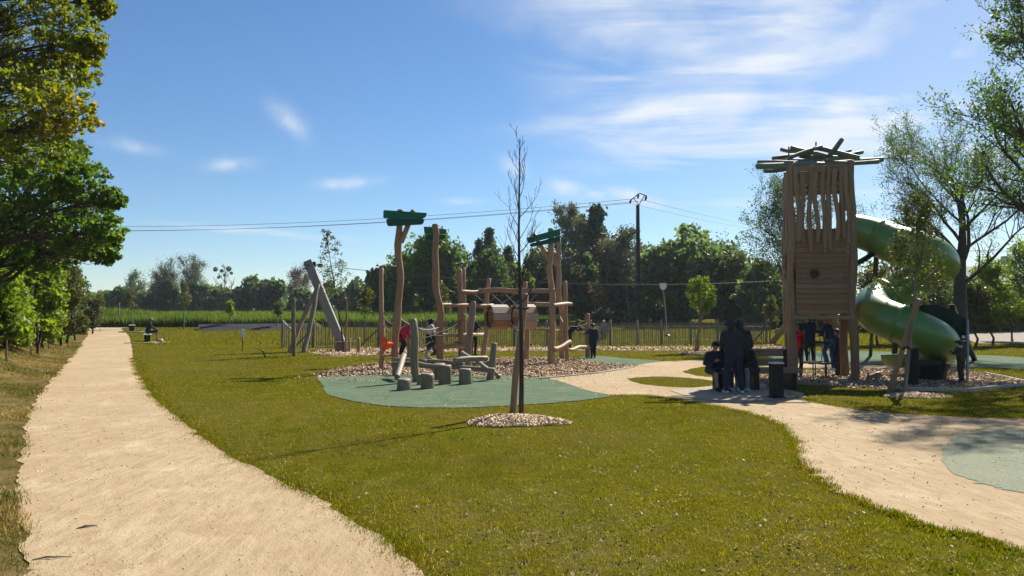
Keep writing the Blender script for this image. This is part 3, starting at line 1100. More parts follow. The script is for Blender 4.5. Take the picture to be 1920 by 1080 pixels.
def crop():
    # standing crop beyond the lawn; planted sheet plus blades
    n = 72000
    y = 63 + 75 * rng.uniform(0, 1, n) ** 2.2
    x = rng.uniform(-0.62, 0.02, n) * y
    h = 0.95 + 0.18 * fbm(x, y, 0.25, 2) + rng.normal(0, 0.12, n)
    V, F, a = blades(x, y, h, 0.09 * np.clip(y / 70, .8, 2), rng.uniform(.1, .5, n), np.clip(rng.normal(.5, .25, n), 0, 1), far=1.0)
    xs = np.linspace(-100, 6, 60); ys = np.linspace(63.5, 150, 40)
    X, Y = np.meshgrid(xs, ys)
    Z = hgt(X, Y) + 0.62
    SV = np.stack([X, Y, Z], -1).reshape(-1, 3)
    i = np.arange(39)[:, None] * 60 + np.arange(59)[None]
    SF = np.concatenate([np.stack([i, i + 1, i + 61], -1).reshape(-1, 3), np.stack([i, i + 61, i + 60], -1).reshape(-1, 3)])
    F = np.concatenate([F, SF + len(V)]); V = np.concatenate([V, SV]); a = np.concatenate([a, np.full(len(SV), .25)])
    tag(link('crop_field', np_mesh('crop_field', V, F, 'crop_blades', var=a)), 'tall green crop standing in the field beyond the lawn', 'crop', kind='stuff')


crop()


def rough_grass():
    # uncut grass on the rise beyond the paling fence
    n = 70000
    y = 40 + 34 * rng.uniform(0, 1, n)
    x = rng.uniform(-0.66, 0.85, n) * y
    m = lawn_mask(x, y) & ~((y > 62) & (x < 0.02 * y))
    x, y = x[m], y[m]; n = len(x)
    V, F, a = blades(x, y, rng.uniform(.06, .16, n), np.full(n, .05), rng.uniform(.2, .8, n), np.clip(rng.normal(.35, .2, n), 0, .95), far=1.0)
    tag(link('rough_grass', np_mesh('rough_grass', V, F, 'lawn_blades', var=a)), 'rough green grass rising behind the paling fence', 'grass', kind='stuff')


rough_grass()


def chips_on(poly, n, size, zoff, name, label, rs=rng):
    lo, hi = poly.min(0), poly.max(0)
    x = rs.uniform(lo[0], hi[0], n); y = rs.uniform(lo[1], hi[1], n)
    m = in_poly(x, y, poly)
    for q in LAWN_CUT[4:9]:
        if q is not poly:
            m &= ~in_poly(x, y, q)
    x, y = x[m], y[m]; n = len(x)
    pos = np.stack([x, y, hgt(x, y) + zoff + rs.uniform(0.004, 0.03, n)], 1)
    V, F, a = scatter(CHIP_V, CHIP_F, pos, rand_rot(n, rs), rs.uniform(.6, 1.5, n) * size, np.clip(rs.beta(1.6, 2.7, n), 0, 1))
    return tag(link(name, np_mesh(name, V, F, 'chips', var=a)), label, 'wood chips', kind='stuff')


chips_on(CHIP_MAIN, 10500, 0.085, 0.004, 'wood_chips', 'loose wood chips under the climbing frame')
chips_on(CHIP_STRIP, 4500, 0.12, 0.004, 'wood_chips', 'loose wood chips in a strip before the paling fence')
chips_on(CHIP_TOWER, 8500, 0.08, 0.008, 'wood_chips', 'loose wood chips under the tower and slide')


def spill():
    # chips kicked out over the edge of the big bed, on to rubber and lawn
    rs = np.random.default_rng(9)
    n = 1100
    i = rs.integers(0, len(CHIP_MAIN), n)
    p = CHIP_MAIN[i] + (CHIP_MAIN[(i + 1) % len(CHIP_MAIN)] - CHIP_MAIN[i]) * rs.uniform(0, 1, (n, 1)) + rs.normal(0, .28, (n, 2))
    pos = np.stack([p[:, 0], p[:, 1], hgt(p[:, 0], p[:, 1]) + .022], 1)
    V, F, a = scatter(CHIP_V, CHIP_F, pos, .4 * rand_rot(n, rs) + .6 * np.eye(3)[None], rs.uniform(.4, 1.1, n) * .075, rs.beta(2.4, 2, n))
    tag(link('spilled_chips', np_mesh('spilled_chips', V, F, 'chips', var=a)), 'stray wood chips along the edge of the climbing frame bed', 'wood chips', kind='stuff')


spill()


def chip_mound(px, py, rx, ry, h, n, size, label):
    c = G(px, py)
    V, F = [], []
    k, m = 20, 5
    rs = np.random.default_rng(int(px))
    wob = 1 + 0.14 * np.sin(np.arange(k) * 2 * np.pi / k * 3 + rs.uniform(0, 6)) + 0.07 * rs.standard_normal(k)
    for j in range(m + 1):
        t = j / m
        for i in range(k):
            a = i * 2 * math.pi / k
            V.append((c.x + rx * wob[i] * (1 - t) * math.cos(a), c.y + ry * wob[i] * (1 - t) * math.sin(a), c.z + 0.008 + h * (1 - (1 - t) ** 2)))
    for j in range(m):
        for i in range(k):
            F.append((j * k + i, j * k + (i + 1) % k, (j + 1) * k + (i + 1) % k, (j + 1) * k + i))
    LAWN_CUT.append(np.array([(v[0], v[1]) for v in V[:k]]))
    a = rs.uniform(0, 6.28, n); t = np.sqrt(rs.uniform(0, 1.12, n))
    w = np.interp(a, np.arange(k + 1) * 2 * np.pi / k, np.append(wob, wob[0]))
    pos = np.stack([c.x + rx * w * t * np.cos(a), c.y + ry * w * t * np.sin(a), c.z + 0.014 + h * np.clip(1 - t ** 2, 0, 1)], 1)
    CV, CF, cv = scatter(CHIP_V, CHIP_F, pos, rand_rot(n, rs), rs.uniform(.5, 1.5, n) * size, rs.beta(2.6, 1.8, n))
    allV = np.concatenate([np.array(V), CV]); allF = np.concatenate([np.array(F), CF + len(V)])
    var = np.concatenate([np.full(len(V), .25), cv])
    me = np_mesh('chip_mound', allV - np.array(c), allF, 'chips', var=var)
    return tag(link('chip_mound', me, None, Matrix.Translation(c)), label, 'wood chips', kind='stuff')


def litter():
    n = 22000
    r = 2.6 + 15 * rng.uniform(0, 1, n) ** 1.5
    th = rng.uniform(R(-40), R(40), n)
    x, y = r * np.sin(th), r * np.cos(th)
    d = 0.45 * fbm(x, y, 1.3, 3) + 0.35 * fbm(x, y, 5.0, 9) - 0.75 * fbm(x, y, 13.0, 41) + 0.35 * np.clip((7.5 - y) / 4, -1, 1)
    m = lawn_mask(x, y) & (rng.uniform(0.05, 0.9, n) < d)
    x, y = x[m], y[m]; n = len(x)
    pos = np.stack([x, y, hgt(x, y) + rng.uniform(.012, .035, n)], 1)
    M = rand_rot(n)
    M = 0.55 * M + 0.45 * np.eye(3)[None]
    V, F, a = scatter(LEAF_V, LEAF_F, pos, M, rng.uniform(.02, .05, n), np.clip(rng.beta(2, 3, n), 0, 1))
    # bits on the sand too
    k = 700
    xs, ys = rng.uniform(-6, 14, k), rng.uniform(3, 24, k)
    on = in_poly(xs, ys, SAND_PATH) | in_poly(xs, ys, LAWN_CUT[-1])
    xs, ys = xs[on], ys[on]; k = len(xs)
    V2, F2, a2 = scatter(LEAF_V * np.array([.6, 1, .5]), LEAF_F, np.stack([xs, ys, np.full(k, .017)], 1), 0.3 * rand_rot(k) + 0.7 * np.eye(3)[None], rng.uniform(.02, .05, k), rng.uniform(0, .35, k))
    # pale petals on the rubber
    k = 900
    px_, py_ = rng.uniform(-6, 4, k), rng.uniform(12.5, 19, k)
    on = in_poly(px_, py_, LAWN_CUT[4])
    px_, py_ = px_[on], py_[on]; k = len(px_)
    k2 = min(k, 150); px_, py_ = px_[:k2], py_[:k2]
    V3, F3, a3 = scatter(LEAF_V, LEAF_F, np.stack([px_, py_, np.full(k2, .022)], 1), 0.4 * rand_rot(k2) + 0.6 * np.eye(3)[None], rng.uniform(.025, .05, k2), np.ones(k2))
    VV = np.concatenate([V, V2, V3]); FF = np.concatenate([F, F2 + len(V), F3 + len(V) + len(V2)]); aa = np.concatenate([a, a2, a3])
    tag(link('fallen_leaves', np_mesh('fallen_leaves', VV, FF, 'fallen', var=aa)), 'small dry brown leaves scattered over lawn and paths', 'leaf litter', kind='stuff')


litter()


def pebbles():
    # loose grit and small stones on both sand paths
    n = 9000
    r = 2.6 + 20 * rng.uniform(0, 1, n) ** 1.6
    th = rng.uniform(R(-43), R(43), n)
    x, y = r * np.sin(th), r * np.cos(th)
    m = in_poly(x, y, SAND_PATH) | in_poly(x, y, LAWN_CUT[11])
    x, y, r = x[m], y[m], r[m]; n = len(x)
    pos = np.stack([x, y, hgt(x, y) + 0.011], 1)
    V, F, a = scatter(CHIP_V * np.array([2.2, 1.0, 2.6]), CHIP_F, pos, rand_rot(n), rng.uniform(.5, 1.5, n) ** 2 * .0055 * np.clip(r / 6, 1, 2), np.clip(rng.normal(.62, .25, n), 0, 1))
    tag(link('path_grit', np_mesh('path_grit', V, F, 'chips', var=a)), 'loose grit and tiny stones on the sand paths', 'grit', kind='stuff')


pebbles()
# ------------------------------------------------------------------ trees
def unit(v):
    v = np.asarray(v, float)
    return v / (np.linalg.norm(v) + 1e-9)


def tree_objects(name, base, label, cat, group, paths, bark, leaves, leafmat, sides=5):
    """paths: list of (pts, radii) in world space; leaves: (pos, size, var) or None"""
    base = Vector(base)
    o = thing(name, base, label, cat, group)
    b = np.array(base)
    thick = [(p - b, r) for p, r in paths if r[0] > 0.03]
    thin = [(p - b, r) for p, r in paths if r[0] <= 0.03]
    VV, FF, off = [], [], 0
    for ps, sd in ((thick, max(sides, 6)), (thin, 3)):
        if ps:
            V, F = tubes(ps, sd)
            VV.append(V); FF.append(F + off); off += len(V)
    link('trunk', np_mesh('trunk', np.concatenate(VV), np.concatenate(FF), bark, True), o)
    if leaves is not None:
        pos, size, var = leaves
        rs = np.random.default_rng(len(pos))
        V, F, a = scatter(LEAF_V, LEAF_F, pos - b, rand_rot(len(pos), rs), size, var)
        link('crown', np_mesh('crown', V, F, leafmat, var=a), o)
    return o


def curve_pts(p0, p1, rs, n=5, sag=0.12, up=0.0):
    p0, p1 = np.asarray(p0, float), np.asarray(p1, float)
    L = np.linalg.norm(p1 - p0)
    t = np.linspace(0, 1, n)[:, None]
    off = rs.normal(0, sag * L * 0.5, 3) + np.array([0, 0, up * L])
    P = p0 + (p1 - p0) * t + off * np.sin(np.pi * t)
    P[1:-1] += rs.normal(0, 0.02 * L, (n - 2, 3))
    return P


def clump_tree(name, label, base, clumps, trunk_r, leafmat, seed, cat='tree', group=None, bark='bark', tips=26, per_tip=22, leaf=0.12, spread=0.16,
               clear=0.15, vbias=0.0, trunk_top=None, twig=True, fill=0.25):
    rs = np.random.default_rng(seed)
    base = np.array(base, float)
    cl = np.array(clumps, float)  # x,y,z,rx,ry,rz
    ztop = (cl[:, 2]).max()
    cxy = (cl[:, :2] * cl[:, 3:4]).sum(0) / cl[:, 3].sum()
    if trunk_top is None:
        trunk_top = np.array([base[0] * .6 + cxy[0] * .4, base[1] * .6 + cxy[1] * .4, base[2] + (ztop - base[2]) * 0.85])
    trunk_top = np.array(trunk_top, float)
    H = trunk_top[2] - base[2]
    TP = curve_pts(base, trunk_top, rs, 9, 0.05)
    TR = trunk_r * (1 - 0.85 * np.linspace(0, 1, 9)) ** 0.8
    TR[0] *= 1.25
    paths = [(TP, TR)]
    P_, S_, A_ = [], [], []
    for c in cl:
        z = base[2] + np.clip((c[2] - c[5] * .5 - base[2]) * rs.uniform(.5, .85), clear * H, 0.97 * H)
        i = np.interp(z, TP[:, 2], np.arange(9))
        a = TP[int(i)] + (TP[min(int(i) + 1, 8)] - TP[int(i)]) * (i - int(i))
        r0 = max(np.interp(z, TP[:, 2], TR) * 0.55, 0.012)
        LP = curve_pts(a, c[:3], rs, 6, 0.16, 0.05)
        paths.append((LP, np.linspace(r0, r0 * .3, 6)))
        d = rs.standard_normal((tips, 3)); d /= np.linalg.norm(d, axis=1)[:, None]
        q = rs.uniform(0.4, 1.12, (tips, 1)) ** 0.6
        T = c[:3] + d * q * c[3:6]
        T = T[T[:, 2] > hgt(T[:, 0], T[:, 1]) + 0.1]
        if twig:
            for tt in T[::2]:
                s = LP[rs.integers(2, 6)]
                paths.append((curve_pts(s, tt, rs, 4, .14), np.linspace(r0 * .28, max(0.004, r0 * .06), 4)))
        n = len(T) * per_tip
        if n == 0:
            continue
        k = np.repeat(np.arange(len(T)), per_tip)
        L = T[k] + rs.normal(0, spread, (n, 3)) * (c[3:6] * 1.0) * np.array([1, 1, .8])
        nf = int(n * fill)
        d = rs.standard_normal((nf, 3)); d /= np.linalg.norm(d, axis=1)[:, None]
        L = np.concatenate([L, c[:3] + d * rs.uniform(0.2, 1, (nf, 1)) ** .5 * c[3:6] * 0.9])
        n = len(L)
        tone = rs.normal(0, .16)
        P_.append(L); S_.append(leaf * rs.uniform(.6, 1.35, n)); A_.append(np.clip(rs.normal(.45 + tone + vbias, .2, n), 0, 1))
    P_, S_, A_ = np.concatenate(P_), np.concatenate(S_), np.concatenate(A_)
    ok = P_[:, 2] > hgt(P_[:, 0], P_[:, 1]) + 0.02
    return tree_objects(name, base, label, cat, group, paths, bark, (P_[ok], S_[ok], A_[ok]), leafmat)


def ell(px0, px1, py0, py1, Y, dr=None):
    a, b = at(px0, py1, Y), at(px1, py0, Y)
    rx, rz = (b.x - a.x) / 2, (b.z - a.z) / 2
    return ((a.x + b.x) / 2, Y, (a.z + b.z) / 2, rx, dr or rx, rz)


def env_clumps(px0, px1, py0, py1, Y, n, seed, size=0.36, dr=None, low=-0.9, skirt=0):
    """split an overall crown outline into uneven clumps"""
    rs = np.random.default_rng(seed)
    cx, cy_, cz, rx, ry, rz = ell(px0, px1, py0, py1, Y, dr)
    out = []
    for k in range(n):
        d = unit(rs.standard_normal(3))
        if d[2] < low:
            d[2] = -d[2]
        q = rs.uniform(.35, .74)
        s = size * rs.uniform(.7, 1.25)
        out.append((cx + d[0] * q * rx, cy_ + d[1] * q * ry, cz + d[2] * q * rz, rx * s, ry * s, min(rz, rx * 1.3) * s))
    for k in range(skirt):
        # foliage that comes down to the ground
        x = cx + rx * rs.uniform(-.7, .7); y = cy_ + ry * rs.uniform(-.7, .5)
        s = size * rs.uniform(.7, 1.0)
        out.append((x, y, cz - rz + rx * s * .45, rx * s, ry * s, rx * s * .8))
    return out


def ground_at(px, Y):
    p = at(px, 590, Y)
    return Vector((p.x, Y, float(hgt(p.x, Y))))


def branch_tree(name, label, base, height, seed, r0=0.15, levels=3, kids=(11, 7, 5, 4), lens=(0.5, 0.45, 0.45, 0.5), leafmat=None, n_tip=3, leaf=0.06, bark='bark',
                cat='tree', group=None, clear=0.2, ang=(48, 40, 45, 45), up=0.25, lean=(0, 0), leafspread=0.10, minr=0.004, extra=None, droop_tip=0.0, vmean=.5, profile=None, wig=0.12, asym=None):
    rs = np.random.default_rng(seed)
    base = np.array(base, float)
    paths, tips = [], []

    def grow(p, d, L, r, lv):
        n = (9, 6, 5, 4, 3)[min(lv, 4)]
        P = [p]; dd = unit(d)
        for i in range(n):
            w = (0.035 if lv == 0 else wig)
            dd = unit(dd + rs.normal(0, w, 3) + np.array([0, 0, (up if lv else 0.05) * 0.25]))
            P.append(P[-1] + dd * L / n)
        P = np.array(P)
        endr = max(minr, r * (0.16 if lv == 0 else 0.3))
        RR = np.linspace(r, endr, n + 1)
        paths.append((P, RR))
        if lv >= levels:
            tips.append(P[-1]); tips.append(P[-2]); 
            return
        if lv > 0:
            tips.append(P[-1])
        k = kids[lv]
        for j in range(k):
            t = (clear + (1 - clear) * (j + rs.uniform(0.1, .9)) / k) if lv == 0 else rs.uniform(.22, 1.0)
            f = t * n; i = min(int(f), n - 1)
            q = P[i] + (P[i + 1] - P[i]) * (f - i)
            ax = unit(P[i + 1] - P[i])
            side = unit(np.cross(ax, unit(rs.standard_normal(3))))
            if lv == 0:
                az = j * 2.4 + rs.uniform(-.4, .4)
                side = np.array([math.cos(az), math.sin(az), 0])
            if asym is not None and lv == 0:
                side = unit(side + np.array(asym))
            aa = R(ang[min(lv, 3)] * rs.uniform(.7, 1.25))
            nd = ax * math.cos(aa) + side * math.sin(aa) + np.array([0, 0, up * .5])
            pf = 1.0
            if lv == 0:
                pf = profile(t) if profile else (1.15 - 0.75 * t)
            grow(q, nd, L * lens[min(lv, 3)] * pf * rs.uniform(.7, 1.2), max(minr, RR[i] * (rs.uniform(.32, .48) if lv == 0 else rs.uniform(.4, .6))), lv + 1)

    grow(base, np.array([lean[0], lean[1], 1.0]), height, r0, 0)
    leaves = None
    if leafmat:
        T = np.array(tips)
        k = np.repeat(np.arange(len(T)), n_tip)
        pos = T[k] + rs.normal(0, leafspread, (len(k), 3))
        n = len(pos)
        if extra is not None:
            pos = np.concatenate([pos, extra]); n = len(pos)
        leaves = (pos, leaf * rs.uniform(.6, 1.4, n), np.clip(rs.normal(vmean, .22, n), 0, 1))
    return tree_objects(name, base, label, cat, group, paths, bark, leaves, leafmat, 6)


def conifer(name, label, px, pytop, Y, wpx, seed, group=None, leafmat='needle', droop=0.25, density=1.0):
    rs = np.random.default_rng(seed)
    b = np.array(ground_at(px, Y))
    top = np.array(at(px, pytop, Y))
    H = top[2] - b[2]
    W = wpx / FPX * Y / 2
    TP = np.linspace(b, top, 8)
    paths = [(TP, np.linspace(H * .018, 0.02, 8))]
    pos, size, var = [], [], []
    nw = int(26 * density)
    for i in range(nw):
        t = 0.06 + 0.92 * (i / (nw - 1)) ** 0.9
        L = W * (1 - t) ** 0.75 * rs.uniform(.75, 1.15) + 0.06 * W
        for j in range(rs.integers(6, 9)):
            a = rs.uniform(0, 6.28)
            l = L * rs.uniform(.6, 1.15)
            p0 = b + (top - b) * t
            d = np.array([math.cos(a), math.sin(a), 0.15 * t - droop * (1 - t)])
            P = np.array([p0 + d * l * s + np.array([0, 0, -droop * .5 * l * s * (1 - s)]) for s in np.linspace(0, 1, 4)])
            paths.append((P, np.linspace(.035, .01, 4)))
            n = int(34 * density * (0.35 + l / W))
            s = rs.uniform(.12, 1.03, n)
            q = p0 + d * l * s[:, None]
            q = q + rs.normal(0, 1, (n, 3)) * np.array([.10, .10, .07]) * W * (1.05 - .4 * s)[:, None]
            q[:, 2] -= rs.uniform(0, .09, n) * W
            pos.append(q); size.append(rs.uniform(.6, 1.3, n) * W * 0.15); var.append(np.clip(rs.normal(.4, .22, n), 0, 1))
    return tree_objects(name, b, label, 'tree', group, paths, 'bark', (np.concatenate(pos), np.concatenate(size), np.concatenate(var)), leafmat)


# ---- left foreground trees beside the path
def left_trees():
    Y = 17.0
    cl = []
    for (px, py, r) in ((-60, 40, 110), (60, -10, 110), (150, -40, 75), (130, 60, 62), (40, 90, 90), (-40, 150, 100), (100, 150, 70), (40, 200, 85), (150, 130, 42), (120, 215, 52), (-30, 250, 90),
                        (60, 262, 68), (-120, 60, 120), (-140, 200, 120), (180, 5, 34), (168, 88, 26), (20, -90, 120), (-80, -80, 130), (115, -95, 80)):
        c = at(px, py, Y + rng.uniform(-1.4, 1.4))
        s = r / FPX * Y
        cl.append((c.x, c.y, c.z, s, s * 1.15, s * .85))
    clump_tree('maple_tree', 'tall maple with bronze and yellow green leaves reaching in at upper left', ground_at(-190, Y + 0.5), cl, 0.15, 'leaf_bronze', 101, tips=70, per_tip=15, leaf=0.115, spread=.075, fill=.12, clear=.3)
    Y = 20.0
    cl = []
    for (px, py, r) in ((60, 330, 75), (120, 320, 58), (160, 345, 48), (30, 400, 85), (110, 400, 68), (170, 400, 45), (205, 372, 26), (150, 440, 45), (200, 430, 30), (90, 470, 58), (20, 300, 80), (-60, 380, 100),
                        (-80, 300, 90), (196, 478, 24), (208, 455, 20), (130, 290, 40), (150, 465, 34), (-20, 470, 80)):
        c = at(px, py, Y + rng.uniform(-1.6, 1.6))
        s = r / FPX * Y
        cl.append((c.x, c.y, c.z, s, s * 1.15, s * .85))
    clump_tree('oak_tree', 'spreading deep green tree below the bronze maple at left', ground_at(-90, Y + 0.5), cl, 0.15, 'leaf_green', 102, tips=70, per_tip=15, leaf=0.12, spread=.075, fill=.12, clear=.25)
    Y = 21.5
    for i, (px0, px1, py0, py1, Y, m, lab) in enumerate((
            (-80, 72, 370, 618, 25.0, 'leaf_bright', 'bright yellow green hazel shrub nearest at the left frame edge'),
            (10, 130, 410, 610, 31.0, 'leaf_bright', 'bright green hazel shrub in the middle of the left hedge'),
            (70, 160, 480, 608, 38.0, 'leaf_olive', 'olive green shrub where the left hedge gets low'),
            (-120, 34, 470, 630, 21.0, 'leaf_bright', 'low bright shrub at the very left under the hazels'),
            (30, 114, 490, 612, 28.0, 'leaf_bright', 'low bright green shrub in front of the middle hazel'))):
        clump_tree('hazel_shrub', lab, ground_at((px0 + px1) / 2, Y), env_clumps(px0, px1, py0, py1, Y, 18, 200 + i, .44, skirt=6), 0.05, m, 210 + i, cat='shrub', group='shrubs along the left hedge', tips=26, per_tip=14, leaf=0.115 + .015 * i, spread=.17, clear=.05)
    for i, (px0, px1, py0, py1, Y, m, lab) in enumerate((
            (112, 172, 506, 608, 46.0, 'leaf_dark', 'dark bush at the far end of the left hedge'),
            (-40, 62, 560, 640, 26.0, 'leaf_bright', 'low bright bush covering the foot of the nearest hazel'),
            (44, 122, 566, 630, 33.0, 'leaf_bright', 'low bright bush covering the foot of the middle hazel'),
            (96, 158, 572, 622, 41.0, 'leaf_olive', 'low olive bush in front of the dark hedge end'),
            (150, 198, 542, 612, 54.0, 'leaf_olive', 'low olive bush beside the far end of the path'),
            (40, 134, 525, 610, 41.0, 'leaf_dark', 'dark low bush behind the young hedge stems'))):
        clump_tree('hedge_bush', lab, ground_at((px0 + px1) / 2, Y), env_clumps(px0, px1, py0, py1, Y, 9, 230 + i, .46, skirt=4), 0.06, m, 240 + i, cat='bush', group='bushes along the left hedge', tips=18, per_tip=18, leaf=0.14, spread=.2, clear=.05)
    # slim pale stems standing in front of the hedge
    for i, (px, Y, tp) in enumerate(((14, 22, 520), (60, 27, 535), (92, 33, 548), (128, 38, 575))):
        b = ground_at(px, Y)
        o = log('hedge_sapling', b, at(px + (-3, 2, 3, 8)[i], tp, Y), 0.028, 0.018, None, 'bark_grey', .02, sides=6)
        tag(o, ('thin pale stem nearest the left frame edge in the hedge', 'second thin pale stem in the left hedge', 'third thin pale stem in the left hedge', 'leaning pale stake at the far end of the left hedge')[i], 'stem', 'stems in the left hedge')


left_trees()


# ---- far tree line beyond the field (left)
def far_left():
    Y = 145.0
    bare = (  # px, top py, spread px, seed, leafmat, n_tip, label
        (258, 518, 46, 1, 'leaf_far', 2, 'thin bare tree at the left end of the far tree line'),
        (296, 512, 52, 2, 'leaf_far_pale', 2, 'sparse tree second in the far tree line'),
        (322, 499, 62, 3, 'leaf_far_pale', 3, 'pale budding tree left of the tallest in the far tree line'),
        (362, 487, 80, 4, 'leaf_far_pale', 4, 'tallest pale round crowned tree in the far tree line'),
        (562, 505, 62, 6, 'leaf_brown', 4, 'brownish budding tree behind the leaning zip line beam'))
    for (px, py, w, sd, lm, nt, lab) in bare:
        b = ground_at(px, Y)
        H = at(px, py, Y).z - b.z
        branch_tree('far_tree', lab, b, H * .80, 300 + sd, r0=H * .017, levels=3, kids=(14, 8, 6), lens=(.50, .45, .5), leafmat=lm, n_tip=nt, leaf=.20, bark='bark_pale', group='trees in the far tree line', clear=.22, ang=(42, 38, 42), up=.3, leafspread=.4, minr=.026, profile=lambda t: 1.1 - .5 * t)
    # the mistletoe tree
    px, py = 421, 497
    b = ground_at(px, Y); H = at(px, py, Y).z - b.z
    o = branch_tree('mistletoe_tree', 'bare tree dotted with dark mistletoe balls in the far tree line', b, H * .85, 333, r0=.2, levels=2, kids=(11, 6), lens=(.42, .45), bark='bark', clear=.35, ang=(46, 42), minr=.035)
    rs = np.random.default_rng(8)
    for (qx, qy, r) in ((404, 505, 4.5), (416, 508, 3.6), (429, 504, 5), (421, 516, 3), (434, 512, 3), (410, 520, 3.2)):
        c = at(qx, qy, Y)
        s = r / FPX * Y
        n = 220
        d = rs.standard_normal((n, 3)); d /= np.linalg.norm(d, axis=1)[:, None]
        V, F, a = scatter(LEAF_V, LEAF_F, d * s * rs.uniform(.3, 1, (n, 1)) ** .5, rand_rot(n, rs), np.full(n, s * .5), rs.uniform(0, .6, n))
        link('mistletoe', np_mesh('mistletoe', V, F, 'leaf_dark', var=a), o, Matrix.Translation(c - o.location))
    solid = (  # px0, px1, py0, py1, Y, mat, label
        (204, 244, 538, 590, 138, 'leaf_dark', 'small dark round tree at the far left of the tree line'),
        (236, 282, 556, 592, 140, 'leaf_far', 'low green bush under the thin bare trees at far left'),
        (280, 322, 545, 592, 141, 'leaf_dark', 'ivy dark bush under the pale budding tree'),
        (300, 336, 520, 580, 140, 'leaf_dark', 'dark ivy covered tree left of the tallest pale tree'),
        (322, 372, 548, 592, 139, 'leaf_far', 'low green bush under the tallest pale tree'),
        (350, 378, 520, 585, 141, 'leaf_dark', 'dark ivy column in front of the tallest pale tree'),
        (366, 414, 535, 592, 140, 'leaf_far', 'green bush left of the mistletoe tree'),
        (402, 446, 545, 592, 138, 'leaf_far_pale', 'pale green bush right below the mistletoe tree'),
        (438, 486, 522, 592, 140, 'leaf_far', 'grey green bushy tree right of the mistletoe tree'),
        (470, 512, 524, 592, 139, 'leaf_far_pale', 'pale green bushy tree in the middle of the far line'),
        (498, 548, 518, 592, 137, 'leaf_dark', 'dark green round tree left of the brownish budding tree'),
        (540, 596, 545, 592, 136, 'leaf_far', 'green bush under the brownish budding tree'),
        (588, 640, 516, 592, 130, 'leaf_dark', 'dark green tree right of the leaning beam top'),
        (626, 690, 522, 594, 126, 'leaf_far', 'green tree behind the slender staked tree'),
        (664, 720, 528, 594, 124, 'leaf_dark', 'dark tree left of the climbing frame posts'))
    for i, (a, b_, c, d, Yy, m, lab) in enumerate(solid):
        clump_tree('far_tree', lab, ground_at((a + b_) / 2, Yy), env_clumps(a, b_, c, d + 4, Yy, 11, 400 + i, .44, skirt=4), 0.3, m, 420 + i, group='bushy trees in the far tree line', tips=24, per_tip=8, leaf=.85, spread=.2, twig=False, fill=.6)


far_left()


